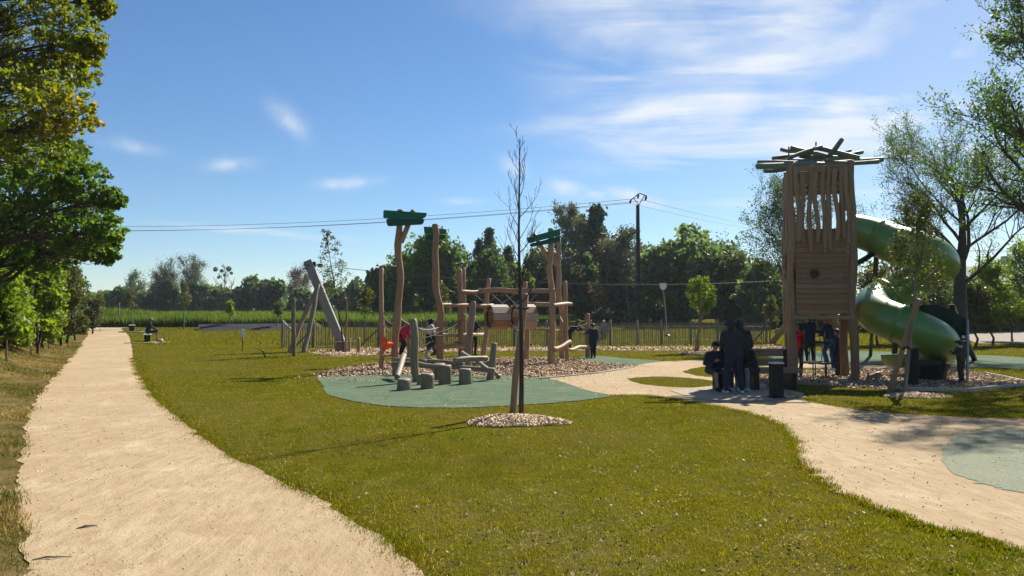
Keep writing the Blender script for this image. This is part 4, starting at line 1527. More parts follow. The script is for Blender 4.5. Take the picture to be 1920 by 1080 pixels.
# ---- the wood behind the playground
def middle_wood():
    Y = 88.0
    trees = (
        (684, 762, 482, 606, 92, 'leaf_brown', .55, 'brownish bushy tree behind the leftmost climbing frame post'),
        (716, 806, 452, 606, 86, 'leaf_green', .5, 'green tree behind the tall green topped post'),
        (752, 876, 430, 606, 82, 'leaf_green', .5, 'big rounded green tree between the two tall posts'),
        (832, 912, 468, 606, 84, 'leaf_dark', .5, 'dark green tree right of the second tall post'),
        (868, 972, 470, 606, 80, 'leaf_dark', .5, 'dark broad tree in front of the two small conifers'),
        (922, 1000, 484, 606, 82, 'leaf_green', .5, 'green tree behind the bare sapling'),
        (960, 1050, 466, 606, 86, 'leaf_far', .5, 'grey green tree behind the right green roof'),
        (1004, 1080, 488, 606, 84, 'leaf_dark', .5, 'dark tree under the right green roof'),
        (1102, 1206, 442, 608, 74, 'leaf_brown', .42, 'reddish brown bushy tree left of the power pole'),
        (1178, 1402, 412, 608, 70, 'leaf_far', .55, 'large round grey green tree right of the power pole'),
        (1046, 1140, 470, 608, 80, 'leaf_dark', .5, 'dark green tree at the foot of the tallest spruce'),
        (1150, 1240, 490, 608, 76, 'leaf_dark', .45, 'dark bush at the foot of the power pole'),
        (1320, 1436, 474, 610, 66, 'leaf_olive', .45, 'light green tree left of the tower'),
        (1378, 1470, 488, 612, 62, 'leaf_far', .45, 'grey green tree just left of the tower'),
        (1424, 1530, 515, 612, 66, 'leaf_olive', .45, 'low olive tree behind the tower foot'))
    for i, (a, b_, c, d, Yy, m, lf, lab) in enumerate(trees):
        big = (b_ - a) > 150
        clump_tree('wood_tree', lab, ground_at((a + b_) / 2, Yy), env_clumps(a, b_, c, d, Yy, 40 if big else 20, 500 + i, .32 if big else .42, dr=(b_ - a) / FPX * Yy * .45, skirt=6), 0.22, m, 530 + i, group='trees of the wood behind the playground', tips=30, per_tip=10, leaf=lf * .9, spread=.16, fill=.45, clear=.08, twig=(m in ('leaf_brown',)))
    conifer('spruce_tree', 'tallest dark spruce behind the right green roof', 1118, 384, 84, 118, 61, 'conifers behind the playground')
    conifer('spruce_tree', 'narrow dark conifer left of the tallest spruce', 1090, 402, 86, 84, 62, 'conifers behind the playground')
    conifer('spruce_tree', 'pointed small conifer left of the bare sapling', 917, 426, 90, 76, 63, 'conifers behind the playground')
    conifer('spruce_tree', 'lower dark conifer beside the pointed small conifer', 898, 448, 91, 66, 64, 'conifers behind the playground')
    conifer('spruce_tree', 'dark conifer directly behind the bare sapling', 953, 462, 84, 70, 65, 'conifers behind the playground')
    conifer('spruce_tree', 'dark conifer half hidden behind the second tall post', 842, 478, 80, 44, 66, 'conifers behind the playground')
    b = ground_at(1072, 82)
    branch_tree('birch_tree', 'pale feathery birch left of the tallest spruce', b, 11.0, 71, r0=.14, levels=3, kids=(16, 8, 6), lens=(.34, .45, .5), leafmat='leaf_far_pale', n_tip=5, leaf=.24, bark='bark_pale', leafspread=.3, clear=.15, minr=.02)
    b = ground_at(1180, 72)
    branch_tree('birch_tree', 'pale thin leaved tree right behind the power pole', b, 8.0, 72, r0=.12, levels=3, kids=(14, 8, 6), lens=(.36, .45, .5), leafmat='leaf_far_pale', n_tip=4, leaf=.2, bark='bark_pale', leafspread=.25, clear=.15, minr=.02)
    b = ground_at(866, 90)
    branch_tree('bare_tree', 'bare twiggy tree top between big tree and conifers', b, 8.4, 73, r0=.12, levels=3, kids=(10, 7, 5), lens=(.35, .45, .5), bark='bark_grey', clear=.4, minr=.025)
    # sparse tree right behind the tower
    b = ground_at(1490, 34)
    branch_tree('budding_tree', 'sparse small leaved tree rising behind the wooden tower', b, 6.5, 74, r0=.10, levels=3, kids=(24, 9, 7), lens=(.60, .42, .5), leafmat='leaf_dark', n_tip=3, leaf=.085, bark='bark', leafspread=.10, clear=.12, minr=.006, up=.4, ang=(52, 40, 42), asym=(-.25, 0, 0))
    # shrubs behind slide and tower
    shrubs = (
        (1600, 1690, 470, 612, 40, 'leaf_olive', 'olive shrub between tower and green slide'),
        (1650, 1760, 440, 612, 42, 'leaf_olive', 'tall olive shrub behind the top of the slide'),
        (1820, 1900, 478, 600, 40, 'leaf_bright', 'light green shrub right of the slide in front of house'),
        (1795, 1860, 520, 605, 38, 'leaf_olive', 'dense shrub beside the dark slide panel'),
        (1850, 1945, 545, 604, 44, 'leaf_olive', 'low hedge shrub below the grey roof'),
        (1890, 1990, 440, 590, 42, 'leaf_bright', 'light green shrub at the right frame edge'),
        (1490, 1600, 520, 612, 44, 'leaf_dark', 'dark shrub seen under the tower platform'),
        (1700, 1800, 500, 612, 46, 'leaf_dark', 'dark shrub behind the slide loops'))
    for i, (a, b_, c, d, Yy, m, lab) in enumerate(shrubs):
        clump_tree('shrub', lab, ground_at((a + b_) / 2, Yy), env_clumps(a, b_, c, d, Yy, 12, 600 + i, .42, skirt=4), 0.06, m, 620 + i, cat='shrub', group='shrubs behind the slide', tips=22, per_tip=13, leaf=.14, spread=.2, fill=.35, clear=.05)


middle_wood()


def wood_masses():
    # undergrowth and farther woods that read as one mass each
    def mass(name, label, px0, px1, Y0, Y1, h, n, leaf, mat, seed):
        rs = np.random.default_rng(seed)
        Y = rs.uniform(Y0, Y1, n)
        px = rs.uniform(px0, px1, n)
        x = (px - 960) / FPX * Y
        top = h * (0.62 + 0.38 * fbm(x, Y * .3, 6.0 / (h * 2.2), seed))
        z = hgt(x, Y) + top * rs.uniform(0, 1, n) ** .75
        V, F, a = scatter(LEAF_V, LEAF_F, np.stack([x, Y, z], 1), rand_rot(n, rs), leaf * rs.uniform(.6, 1.4, n), np.clip(rs.normal(.4, .25, n), 0, 1))
        tag(link(name, np_mesh(name, V, F, mat, var=a)), label, 'undergrowth', kind='stuff')
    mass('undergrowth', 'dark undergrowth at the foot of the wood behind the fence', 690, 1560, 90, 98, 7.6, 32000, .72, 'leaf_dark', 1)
    mass('undergrowth', 'green undergrowth along the foot of the far tree line', 150, 740, 147, 153, 5.5, 22000, .8, 'leaf_far', 2)
    mass('distant_wood', 'distant wood closing the horizon', -900, 3000, 235, 255, 10.5, 30000, 2.0, 'leaf_far', 3)
    # low growth under the left hedge, along the bank
    rs = np.random.default_rng(77)
    n = 46000
    Y = 17 + 40 * rs.uniform(0, 1, n) ** 1.3
    e = np.interp(Y, PY_, PXL)
    x = e - np.interp(Y, [17, 25, 33, 45], [4.2, 3.0, 1.7, .8]) - 2.8 * rs.uniform(0, 1, n)
    top = (2.3 + .9 * fbm(x, Y, .8, 5)) * np.clip((e - x) / 3.0 - .1, .35, 1)
    z = hgt(x, Y) + np.clip(top, .3, 3) * rs.uniform(0, 1, n) ** .8
    V, F, a = scatter(LEAF_V, LEAF_F, np.stack([x, Y, z], 1), rand_rot(n, rs), .11 * np.clip(Y / 26, .8, 2) * rs.uniform(.6, 1.4, n), np.clip(rs.normal(.45, .25, n), 0, 1))
    tag(link('hedge_undergrowth', np_mesh('hedge_undergrowth', V, F, 'leaf_bright', var=a)), 'bright green undergrowth along the foot of the left hedge', 'undergrowth', kind='stuff')
    mass('hedgerow', 'hedge closing the view behind the right shrubs', 1470, 2150, 56, 60, 3.4, 24000, .32, 'leaf_dark', 4)


wood_masses()


def right_trees():
    # broad oak behind the slide, spring leaves in clusters
    b = ground_at(1800, 30)
    branch_tree('oak_tree', 'broad dark trunked oak with thin spring foliage behind the slide', b, 7.0, 81, r0=.34, levels=4, kids=(15, 9, 6, 5), lens=(.66, .45, .45, .5), leafmat='leaf_green', n_tip=2, leaf=.066, bark='bark', leafspread=.10, clear=.40, minr=.005, up=.28, ang=(58, 42, 42, 45), profile=lambda t: 1.05 - .45 * t, vmean=.45, asym=(-.42, 0, 0))
    b = ground_at(1985, 21)
    branch_tree('oak_tree', 'nearer oak reaching in over the right frame edge', b, 10.4, 82, r0=.34, levels=4, kids=(15, 8, 6, 4), lens=(.42, .45, .45, .5), leafmat='leaf_green', n_tip=2, leaf=.10, bark='bark', leafspread=.12, clear=.3, minr=.006, up=.25, ang=(58, 42, 42, 45), profile=lambda t: 1.0 - .3 * t, vmean=.4)


right_trees()


# ---- young planted trees
def planted():
    # bare sapling in the lawn
    b = G(977, 783)
    branch_tree('bare_sapling', 'bare young tree with dark trunk rising from a chip mound in the lawn', b, 4.62, 91, r0=.046, levels=3, kids=(26, 3, 2), lens=(.165, .5, .5), bark='bark', clear=.38, ang=(56, 42, 38), up=.5, minr=.0026, lean=(.012, 0), profile=lambda t: 1.35 - 1.05 * t, wig=.09)
    chip_mound(966, 792, .72, .50, .085, 2600, .052, 'chip mound round the foot of the bare sapling')
    s0 = G(960, 776)
    o = thing('tree_stake', s0, 'slanting wooden stake strapped to the bare sapling', 'stake')
    top = at(985, 551, s0.y + .2)
    log('post', s0 - Vector((0, 0, .1)), top, .052, .058, o, 'stake_wood', .012)
    tube_obj('strap', [at(972, 577, s0.y - .02), at(980, 579, s0.y - .08), at(990, 577, s0.y + .05)], .022, o, 'strap')
    # slender tree by the zip line start
    b = G(645, 664)
    branch_tree('slender_sapling', 'tall slender young tree with small leaves beside the zip line platform', b, 5.2, 92, r0=.045, levels=2, kids=(34, 4), lens=(.17, .45), leafmat='leaf_olive', n_tip=4, leaf=.075, bark='bark', clear=.38, ang=(72, 45), up=.12, minr=.006, leafspread=.05, profile=lambda t: 1.75 - 1.6 * t)
    tag(log('tree_stake', G(648, 663), at(650, 566, b.y + .1), .045, .04, None, 'stake_wood', .01), 'thin stake beside the slender leafy sapling', 'stake')
    chip_mound(652, 666, 1.0, .5, .06, 420, .09, 'chip mound round the slender sapling by the zip line')
    # bushy upright tree near the fence
    b = G(1307, 661)
    cl = []
    for (px, py, r) in ((1300, 535, 9), (1312, 530, 10), (1324, 533, 9), (1333, 545, 9), (1296, 550, 9), (1310, 552, 13), (1322, 560, 12), (1312, 572, 11), (1334, 562, 9), (1302, 565, 9), (1326, 575, 8)):
        c = at(px, py, b.y); s = r / FPX * b.y
        cl.append((c.x, c.y + random.uniform(-.25, .25), c.z, s, s, s * 1.5))
    clump_tree('bushy_sapling', 'young tree with upright light green crown by the paling fence', b, cl, .05, 'leaf_bright', 93, tips=14, per_tip=14, leaf=.085, spread=.2, clear=.5, bark='bark_pale')
    tag(log('tree_stake', G(1303, 661), at(1319, 577, b.y), .05, .045, None, 'stake_wood', .01), 'slanting stake under the light green upright crown', 'stake')
    chip_mound(1312, 664, .9, .45, .06, 420, .09, 'chip mound round the light green sapling by the fence')
    # leafy young tree in front of the slide
    b = G(1696, 741)
    branch_tree('leafy_sapling', 'young leafy tree with slanting stake in front of the green slide', b, 3.85, 94, r0=.042, levels=3, kids=(24, 4, 3), lens=(.21, .45, .5), leafmat='leaf_olive', n_tip=4, leaf=.062, bark='bark_pale', clear=.46, ang=(62, 42, 42), up=.25, minr=.004, leafspread=.06, lean=(.085, 0), profile=lambda t: 1.55 - 1.25 * t)
    s0 = G(1665, 737)
    o = thing('tree_stake', s0, 'stout slanting stake leaning on the leafy tree by the slide', 'stake')
    log('post', s0 - Vector((0, 0, .1)), at(1722, 560, b.y - .05), .058, .05, o, 'stake_wood', .012)
    tube_obj('strap', [at(1690, 655, b.y - .10), at(1700, 651, b.y - .13), at(1710, 655, b.y)], .022, o, 'strap')
    chip_mound(1712, 744, .62, .34, .05, 900, .055, 'chip mound round the leafy tree in front of the slide')
    # small trees along the field
    small = ((250, 545, 606, 'leaf_olive', 'thin young tree beside the pale post at far left'),
             (345, 530, 606, 'leaf_olive', 'tall thin young tree left of the asphalt bank'),
             (431, 566, 604, 'leaf_bright', 'small yellow green topped young tree behind the asphalt bank'),
             (519, 570, 604, 'leaf_olive', 'thin young tree near the left end of the fence'),
             (685, 540, 640, 'leaf_olive', 'leafy young tree behind the fence left of the frame'),
             (838, 525, 640, 'leaf_olive', 'leafy young tree behind the fence near the second tall post'),
             (1443, 560, 640, 'leaf_olive', 'young tree at the right end of the paling fence'))
    for i, (px, pt, pb, m, lab) in enumerate(small):
        Yy = 60 if pb < 620 else 44
        b = ground_at(px, Yy)
        H = at(px, pt, Yy).z - b.z
        branch_tree('young_tree', lab, b, H * .92, 950 + i, r0=.05, levels=2, kids=(16, 5), lens=(.28, .45), leafmat=m, n_tip=4, leaf=.13, bark='bark_pale', group='young trees along the field edge', clear=.45, ang=(45, 40), minr=.012, leafspread=.1)


planted()
# ------------------------------------------------------------------ climbing frame
def wpx(w, Y):
    return w / FPX * Y / 2


def climbing_frame():
    root = thing('climbing_frame', G(900, 680), 'big wooden climbing frame of wavy posts, rails, barrels and green boards', 'climbing frame')

    def post(bx, by, tx, ty, w, wob=.03, dy=0.0, top=0.9, name='post', mat='robinia'):
        b = G(bx, by)
        t = at(tx, ty, b.y + dy)
        r = wpx(w * .9, b.y)
        return log(name, b - Vector((0, 0, .12)), t, r * 1.05, r * top, root, mat, wob, sides=12), b.y

    _, y1 = post(716, 692, 715, 503, 11, .02)
    _, y2 = post(742, 692, 751, 393, 15, .06)
    _, y3 = post(826, 678, 816, 420, 14, .07)
    _, y4 = post(866, 675, 861, 505, 12, .02)
    _, y5 = post(873, 670, 869, 502, 8, .02)
    _, y6 = post(906, 672, 917, 522, 11, .05)
    _, y10 = post(988, 676, 985, 528, 11, .03)
    _, y7 = post(1035, 684, 1033, 428, 13, .05)
    _, y8 = post(1054, 674, 1047, 446, 11, .05)
    _, y9 = post(1064, 680, 1059, 527, 10, .03)
    post(739, 672, 739, 589, 8, .02)
    post(766, 670, 767, 618, 8, .02)
    # forked arms carrying the roofs
    log('brace', at(752, 455, y2), at(775, 394, y2 + .05), wpx(11, y2), wpx(10, y2), root, 'robinia', .01)
    log('brace', at(1030, 488, y7), at(1000, 438, y7 + .02), wpx(10, y7), wpx(9, y7), root, 'robinia', .01)
    log('brace', at(1046, 500, y8), at(1034, 470, y8 - .05), wpx(10, y8), wpx(9, y8), root, 'robinia', .01)

    def rail(ax, ay, bx, by, w, Ya, Yb=None, mat='robinia', wob=.025, name='rail'):
        Yb = Yb or Ya
        return log(name, at(ax, ay, Ya), at(bx, by, Yb), wpx(w, Ya), wpx(w * .95, Yb), root, mat, wob)

    rail(864, 547, 906, 546, 8, y4 - .12, y6 - .1)
    rail(898, 545, 988, 546, 10, y6 - .15, y10 - .13)
    rail(978, 544, 1038, 545, 9, y10 - .15, y7 - .1)
    rail(817, 573, 924, 573, 8, y3 - .14, y6 + .14)
    rail(990, 571, 1040, 571, 8, y10 - .14, y7 + .16)
    rail(1037, 573, 1071, 570, 8, y7 - .14, y9 - .14, wob=.035)
    rail(818, 628, 908, 627, 7, y3 + .16, y6 + .15)
    rail(816, 651, 870, 650, 9, y3 + .16, y4 - .14)
    rail(850, 643, 868, 643, 8, y4 + .16)
    rail(988, 617, 1040, 617, 5, y10 + .14, y7 + .15)
    rail(1037, 656, 1069, 641, 10, y7 - .15, y9 - .15, wob=.04)
    rail(1043, 636, 1058, 635, 5, y8 - .14)
    rail(1066, 656, 1104, 650, 7, y9 + .1, 28.0)
    rail(715, 668, 742, 662, 5, y1 - .1, y2 + .18)
    beam('platform_plank', at(1030, 620, y7 + .14), at(1060, 619, y9 + .14), .13, .05, root, 'robinia')
    beam('platform_plank', at(1030, 622, y7 + .30), at(1060, 621, y9 + .30), .13, .05, root, 'robinia')
    for k in range(3):
        beam('platform_plank', at(880, 628.5 - k * .6, y4 + .05 + k * .16), at(905, 628.5 - k * .6, y6 - .2 + k * .16), .13, .045, root, 'robinia')

    # carved boards of the little roofs
    def board(px, Y, mat, dy=.035, tilt=0.0):
        zc = sum(at(*p, Y).z for p in px) / len(px)
        f = [at(*p, Y) for p in px]
        f = [v + Vector((0, (v.z - zc) * tilt, 0)) for v in f]
        # rounded corners
        P = []
        n = len(f)
        for i in range(n):
            a, b, c = f[i - 1], f[i], f[(i + 1) % n]
            P += [b + (a - b).normalized() * .05, b + ((a - b).normalized() + (c - b).normalized()) * .014, b + (c - b).normalized() * .05]
        V = P + [v + Vector((0, dy, 0)) for v in P]
        n = len(P)
        F = [tuple(range(n)), tuple(range(2 * n - 1, n - 1, -1))] + [(i, i + n, (i + 1) % n + n, (i + 1) % n) for i in range(n)]
        return pydata('roof_board', V, F, mat, root)

    board([(718, 393), (801, 399), (797, 409.4), (719, 409.6)], y2 - .20, 'green_board', tilt=.5)
    board([(723, 410), (796, 410), (793, 421), (727, 424.5)], y2 - .28, 'green_board_dark', tilt=.3)
    board([(724, 396), (796, 401), (793, 410), (726, 410)], y2 + .75, 'green_board', tilt=-.5)
    board([(794, 424), (838, 430), (836, 439.4), (796, 438.8)], y3 + .20, 'green_board', tilt=.3)
    board([(797, 439.5), (837, 440), (833, 449), (800, 450.5)], y3 + .22, 'green_board_dark', tilt=.2)
    board([(987, 446), (1050, 428), (1051, 441), (990, 457)], y7 - .20, 'green_board', tilt=.4)
    board([(992, 458), (1051, 441.5), (1050, 453), (996, 463.5)], y7 - .26, 'green_board_dark', tilt=.3)
    board([(1036, 449), (1062, 446), (1060, 457), (1037, 459)], y8 + .2, 'green_board', tilt=.3)
    board([(1037, 459.5), (1060, 457.5), (1057, 465), (1040, 467)], y8 + .22, 'green_board_dark', tilt=.2)

    # crawl-through barrels of planks
    def barrel(cx, cy_, Y, yaw, L, r, seed):
        rs = np.random.default_rng(seed)
        c = at(cx, cy_, Y)
        ax = Vector((math.cos(yaw), math.sin(yaw), 0)); si = Vector((-math.sin(yaw), math.cos(yaw), 0)); upv = Vector((0, 0, 1))
        n = 11
        Mx = Matrix((ax, si, upv)).transposed()
        for k in range(n):
            a = 2 * math.pi * (k + .5) / n
            d = si * math.cos(a) + upv * math.sin(a)
            p = c + d * r
            w = 2 * r * math.tan(math.pi / n) * .95
            tng = -si * math.sin(a) + upv * math.cos(a)
            rot = Matrix((tng, d, tng.cross(d))).transposed().to_4x4()
            me = box_mesh(w, .035, L * rs.uniform(.94, 1.05), ('barrel_plank', 'barrel_plank', 'barrel_plank_warm')[rs.integers(0, 3)], .006)
            o = link('barrel_plank', me, root, Matrix.Translation(p - org(root)) @ rot)
            for s in (-.38, .38):
                q = p + d * .019 + tng.cross(d) * L * s
                me2 = bolt_mesh()
                link('bolt', me2, o, (Matrix.Translation(p - org(root)) @ rot).inverted() @ (Matrix.Translation(q - org(root)) @ rot @ Matrix.Rotation(-math.pi / 2, 4, 'X')))
        for s in (-.36, .36):
            P = []
            for k in range(21):
                a = 2 * math.pi * k / 20
                P.append(c + ax * L * s + (si * math.cos(a) + upv * math.sin(a)) * (r - .045))
            tube_obj('hoop', P, .022, root, 'steel_black', 5)

    barrel(933, 594, 26.0, R(26), .66, .40, 1)
    barrel(981, 594, 25.8, R(26), .74, .41, 2)
    tube_obj('rope', rope_curve(at(906, 612, 26.2), at(925, 606, 26.0), .06), .018, root, 'rope_pale')
    tube_obj('rope', rope_curve(at(955, 603, 25.8), at(968, 611, 25.6), .04), .018, root, 'rope_pale')
    tube_obj('step_rope', rope_curve(at(962, 613, 25.4), at(976, 606, 25.4), .05), .05, root, 'rope_pale')
    # crossed hand ropes
    Yr = y6 - .05
    for a, b in (((890, 552), (912, 570)), ((914, 570), (933, 552)), ((923, 552), (944, 571)), ((940, 570), (966, 551)), ((948, 552), (966, 570)), ((966, 569), (986, 552)), ((972, 552), (992, 569)), ((992, 568), (1006, 551))):
        tube_obj('rope', rope_curve(at(*a, Yr), at(*b, Yr), .0, 3), .012, root, 'rope_pale', 5)
    # slack ropes of the left net
    for (a, Ya), (b, Yb), sag, m in (
            (((717, 580), y1), ((742, 603), y2), .05, 'rope_black'), (((719, 592), y1), ((742, 606), y2), .10, 'rope_pale'), (((719, 606), y1), ((740, 620), y2), .12, 'rope_pale'),
            (((750, 596), y2), ((826, 612), y3), .22, 'rope_pale'), (((770, 610), y2 + .5), ((868, 598), y4), .35, 'rope_black'), (((780, 612), y2 + .5), ((866, 606), y4), .38, 'rope_black'),
            (((772, 632), y2 + .5), ((826, 622), y3), .10, 'rope_black'), (((790, 660), 22.5), ((866, 655), y4), .40, 'rope_black'), (((800, 668), 22.5), ((864, 662), y4), .36, 'rope_black'),
            (((778, 640), 22.0), ((800, 672), 22.4), .02, 'rope_pale'), (((786, 636), 22.0), ((806, 668), 22.6), .02, 'rope_pale'), (((790, 650), 22.1), ((808, 640), 22.6), .03, 'rope_black'),
            (((784, 660), 22.1), ((812, 652), 22.6), .03, 'rope_black'), (((866, 585), y4), ((884, 596), y6), .02, 'rope_pale'), (((864, 612), y4), ((872, 626), y4 + .2), .02, 'rope_pale'),
            (((1050, 592), y8), ((1056, 604), y9), .02, 'rope_pale'), (((1068, 612), y9), ((1102, 606), 28.0), .05, 'rope_black'), (((886, 626), y6), ((904, 612), y6), .02, 'rope_pale'),
            (((716, 652), y1 - .05), ((742, 656), y2), .12, 'rope_black')):
        tube_obj('rope', rope_curve(at(*a, Ya), at(*b, Yb), sag), .016, root, m, 5)
    # knee-high end post
    b = G(1102, 671)
    log('post', b - Vector((0, 0, .1)), at(1101, 588, b.y), wpx(9, b.y), wpx(9, b.y), root, 'robinia', .008)
    b2 = G(1107, 667)
    log('post', b2 - Vector((0, 0, .1)), at(1106, 600, b2.y), wpx(6, b2.y), wpx(6, b2.y), root, 'robinia', .008)


_bolt = {}


def bolt_mesh(r=.014, h=.012):
    if (r, h) not in _bolt:
        bm = bmesh.new()
        bmesh.ops.create_cone(bm, cap_ends=True, segments=6, radius1=r, radius2=r * .8, depth=h)
        me = bpy.data.meshes.new('bolt'); bm.to_mesh(me); bm.free()
        me.materials.append(MATS['steel_black'])
        _bolt[(r, h)] = me
    return _bolt[(r, h)]


climbing_frame()


def log_tangle():
    root = thing('balance_log_tangle', G(830, 705), 'low tangle of grey balance logs on posts before the climbing frame', 'balance logs')
    L = lambda n, a, Ya, b, Yb, w, wob=.02, mat='grey_log': log(n, at(*a, Ya), at(*b, Yb), wpx(w, Ya), wpx(w * .94, Yb), root, mat, wob, sides=12)
    for (bx, by, tx, ty, w, wob) in ((782, 717, 774, 598, 15, .03), (876, 690, 887, 565, 13, .02), (917, 713, 927, 643, 13, .01), (743, 705, 742, 682, 14, .01), (870, 700, 868, 684, 12, .01)):
        b = G(bx, by)
        log('post', b - Vector((0, 0, .1)), at(tx, ty, b.y), wpx(w, b.y), wpx(w * .92, b.y), root, 'grey_log', wob, sides=12)
    L('beam', (736, 684), 19.4, (790, 683), 18.9, 11)
    L('beam', (778, 682), 18.8, (928, 695), 18.5, 10, .03)
    L('beam', (736, 674), 20.6, (800, 678), 20.2, 8)
    L('beam', (786, 677), 20.3, (870, 684), 20.0, 9)
    L('balance_log', (852, 677), 18.6, (913, 672), 19.2, 12, .02)
    L('balance_log', (744, 707), 18.2, (758, 665), 19.4, 11, .02)
    L('balance_log', (866, 661), 21.0, (914, 692), 19.4, 8, .02)
    L('balance_log', (800, 671), 20.6, (836, 680), 20.6, 8, .02)
    L('balance_log', (914, 690), 19.6, (936, 707), 19.0, 9, .02)
    L('foot', (934, 700), 19.1, (932, 711), 19.0, 6, .0)
    return root


log_tangle()


def stump(bx, by, ty, w, label, mat='grey_log'):
    b = G(bx, by)
    h = at(bx, ty, b.y).z
    o = log('log_stump', b + Vector((0, 0, -.05)), b + Vector((0, 0, h)), wpx(w, b.y), wpx(w * .97, b.y), None, mat, .004, sides=18, segs=4)
    tag(o, label, 'stump', 'stepping stumps on the green surface')
    # end grain rings and a check
    P = [b + Vector((math.cos(a) * wpx(w, b.y) * .5, math.sin(a) * wpx(w, b.y) * .5, h + .002)) for a in np.linspace(0, 6.283, 13)]
    tube_obj('growth_ring', [p - b - Vector((0, 0, -.05)) for p in P], .004, o, 'bark_pale', 4).matrix_local = Matrix.Identity(4)


stump(757, 732, 710, 28, 'lowest grey stump, nearest on the green surface')
stump(801, 729, 700, 27, 'second grey stump, right of the lowest one')
stump(834, 721, 684, 24, 'tallest grey stump of the row')
stump(872, 721, 691, 23, 'rightmost grey stump of the row')
stump(824, 712, 681, 23, 'stump half hidden behind the tallest stump')
stump(789, 722, 702, 14, 'thin stump half hidden behind the second stump')


# ------------------------------------------------------------------ zip line
def zip_line():
    b = G(648, 658)
    root = thing('zip_line_start', b, 'grey slanting beam with two log legs holding the zip line cable', 'zip line')
    top = at(577, 489, b.y + .2)
    beam('main_beam', b - Vector((0, 0, .1)), top, .38, .28, root, 'grey_beam', roll=0)
    g1, g2 = G(569, 661), G(541, 660)
    log('leg', g1 - Vector((0, 0, .1)), at(597, 533, b.y - .25), .105, .095, root, 'grey_log', .03)
    log('leg', g2 - Vector((0, 0, .1)), at(594, 540, b.y + .4), .105, .095, root, 'robinia_warm', .02)
    block('cable_bracket', at(586, 496, b.y + .2), (.28, .12, .26), root, 'steel_black')
    for q in ((571, 497), (574, 504), (578, 497)):
        m = Matrix.Translation(at(*q, b.y - .02 + (q[1] - 489) * -.0012) - org(root)) @ Matrix.Rotation(math.pi / 2, 4, 'X')
        link('bolt', bolt_mesh(.035, .1), root, m)
    # cable and far support
    e = G(1512, 642)
    far = thing('zip_line_end', e, 'far zip line support of slanting logs seen behind the tower', 'zip line')
    ftop = at(1548, 520, 39.5)
    beam('main_beam', e - Vector((0, 0, .1)), ftop, .4, .28, far, 'grey_beam')
    log('leg', G(1443, 645) - Vector((0, 0, .1)), at(1535, 535, 39.3), .17, .14, far, 'robinia', .02)
    log('leg', G(1580, 645) - Vector((0, 0, .1)), at(1540, 535, 40.0), .17, .14, far, 'robinia', .02)
    p0, p1 = at(592, 497, b.y + .2), ftop
    tube_obj('cable', rope_curve(p0, p1, .62, 24), .013, root, 'cable', 5)
    tube_obj('buffer', [at(597, 497.6, b.y + .2), at(604, 498.2, b.y + .2)], .09, root, 'steel_black', 8)
    # trolley with its hanging disc seat
    cx = 1243
    q = rope_curve(p0, p1, .62, 400)
    pxs = 960 + q[:, 0] / q[:, 1] * FPX
    i = int(np.argmin(abs(pxs - cx)))
    tp = Vector(q[i])
    tr = thing('zip_line_trolley', tp, 'pale zip line trolley with rope and black disc seat', 'zip line')
    V = []
    for y in (-.05, .05):
        V += [(tp.x - .17, tp.y + y, tp.z + .07), (tp.x + .17, tp.y + y, tp.z + .07), (tp.x + .16, tp.y + y, tp.z - .14), (tp.x + .07, tp.y + y, tp.z - .26), (tp.x - .07, tp.y + y, tp.z - .26), (tp.x - .16, tp.y + y, tp.z - .14)]
    F = [(0, 1, 2, 3, 4, 5), (11, 10, 9, 8, 7, 6)] + [(k, k + 6, (k + 1) % 6 + 6, (k + 1) % 6) for k in range(6)]
    pydata('housing', V, F, 'white_plastic', tr)
    s = at(1251, 630, tp.y)
    tube_obj('hanging_rope', [tp - Vector((0, 0, .25)), (tp + s) / 2 + Vector((.01, 0, 0)), s], [.025, .02, .02], tr, 'rope_pale', 5)
    log('disc_seat', s, s + Vector((.004, 0, .09)), .16, .12, tr, 'steel_black', 0, sides=16)
    # start platform
    pf = thing('zip_line_platform', G(655, 659), 'low wooden starting platform with short posts beside the zip line beam', 'platform')
    Y = 33.6
    for k in range(3):
        beam('plank', at(629, 641.5, Y + .1 + k * .32), at(671, 640.5, Y + .1 + k * .32), .28, .05, pf, 'grey_beam', roll=math.pi / 2 if False else 0)
    block('step_block', at(641, 652, Y + .4), (.5, .5, .34), pf, 'robinia')
    for (x, y, tx, ty, w) in ((673, 662, 672, 633, 7), (655, 656, 655, 634, 6)):
        bb = G(x, y)
        log('post', bb - Vector((0, 0, .1)), at(tx, ty, bb.y), wpx(w, bb.y), wpx(w, bb.y), pf, 'robinia', .004)
    # post with rope left of it
    bb = G(551, 667)
    pr = thing('rope_post', bb, 'slim weathered post with a pale rope tied to the fence', 'post')
    log('post', bb - Vector((0, 0, .1)), at(551, 560, bb.y), wpx(8, bb.y), wpx(7, bb.y), pr, 'grey_log', .02)
    tube_obj('rope', [at(531, 602, 37), at(538, 610, 34.8), at(546, 617, bb.y)], .03, pr, 'rope_pale', 5)


zip_line()


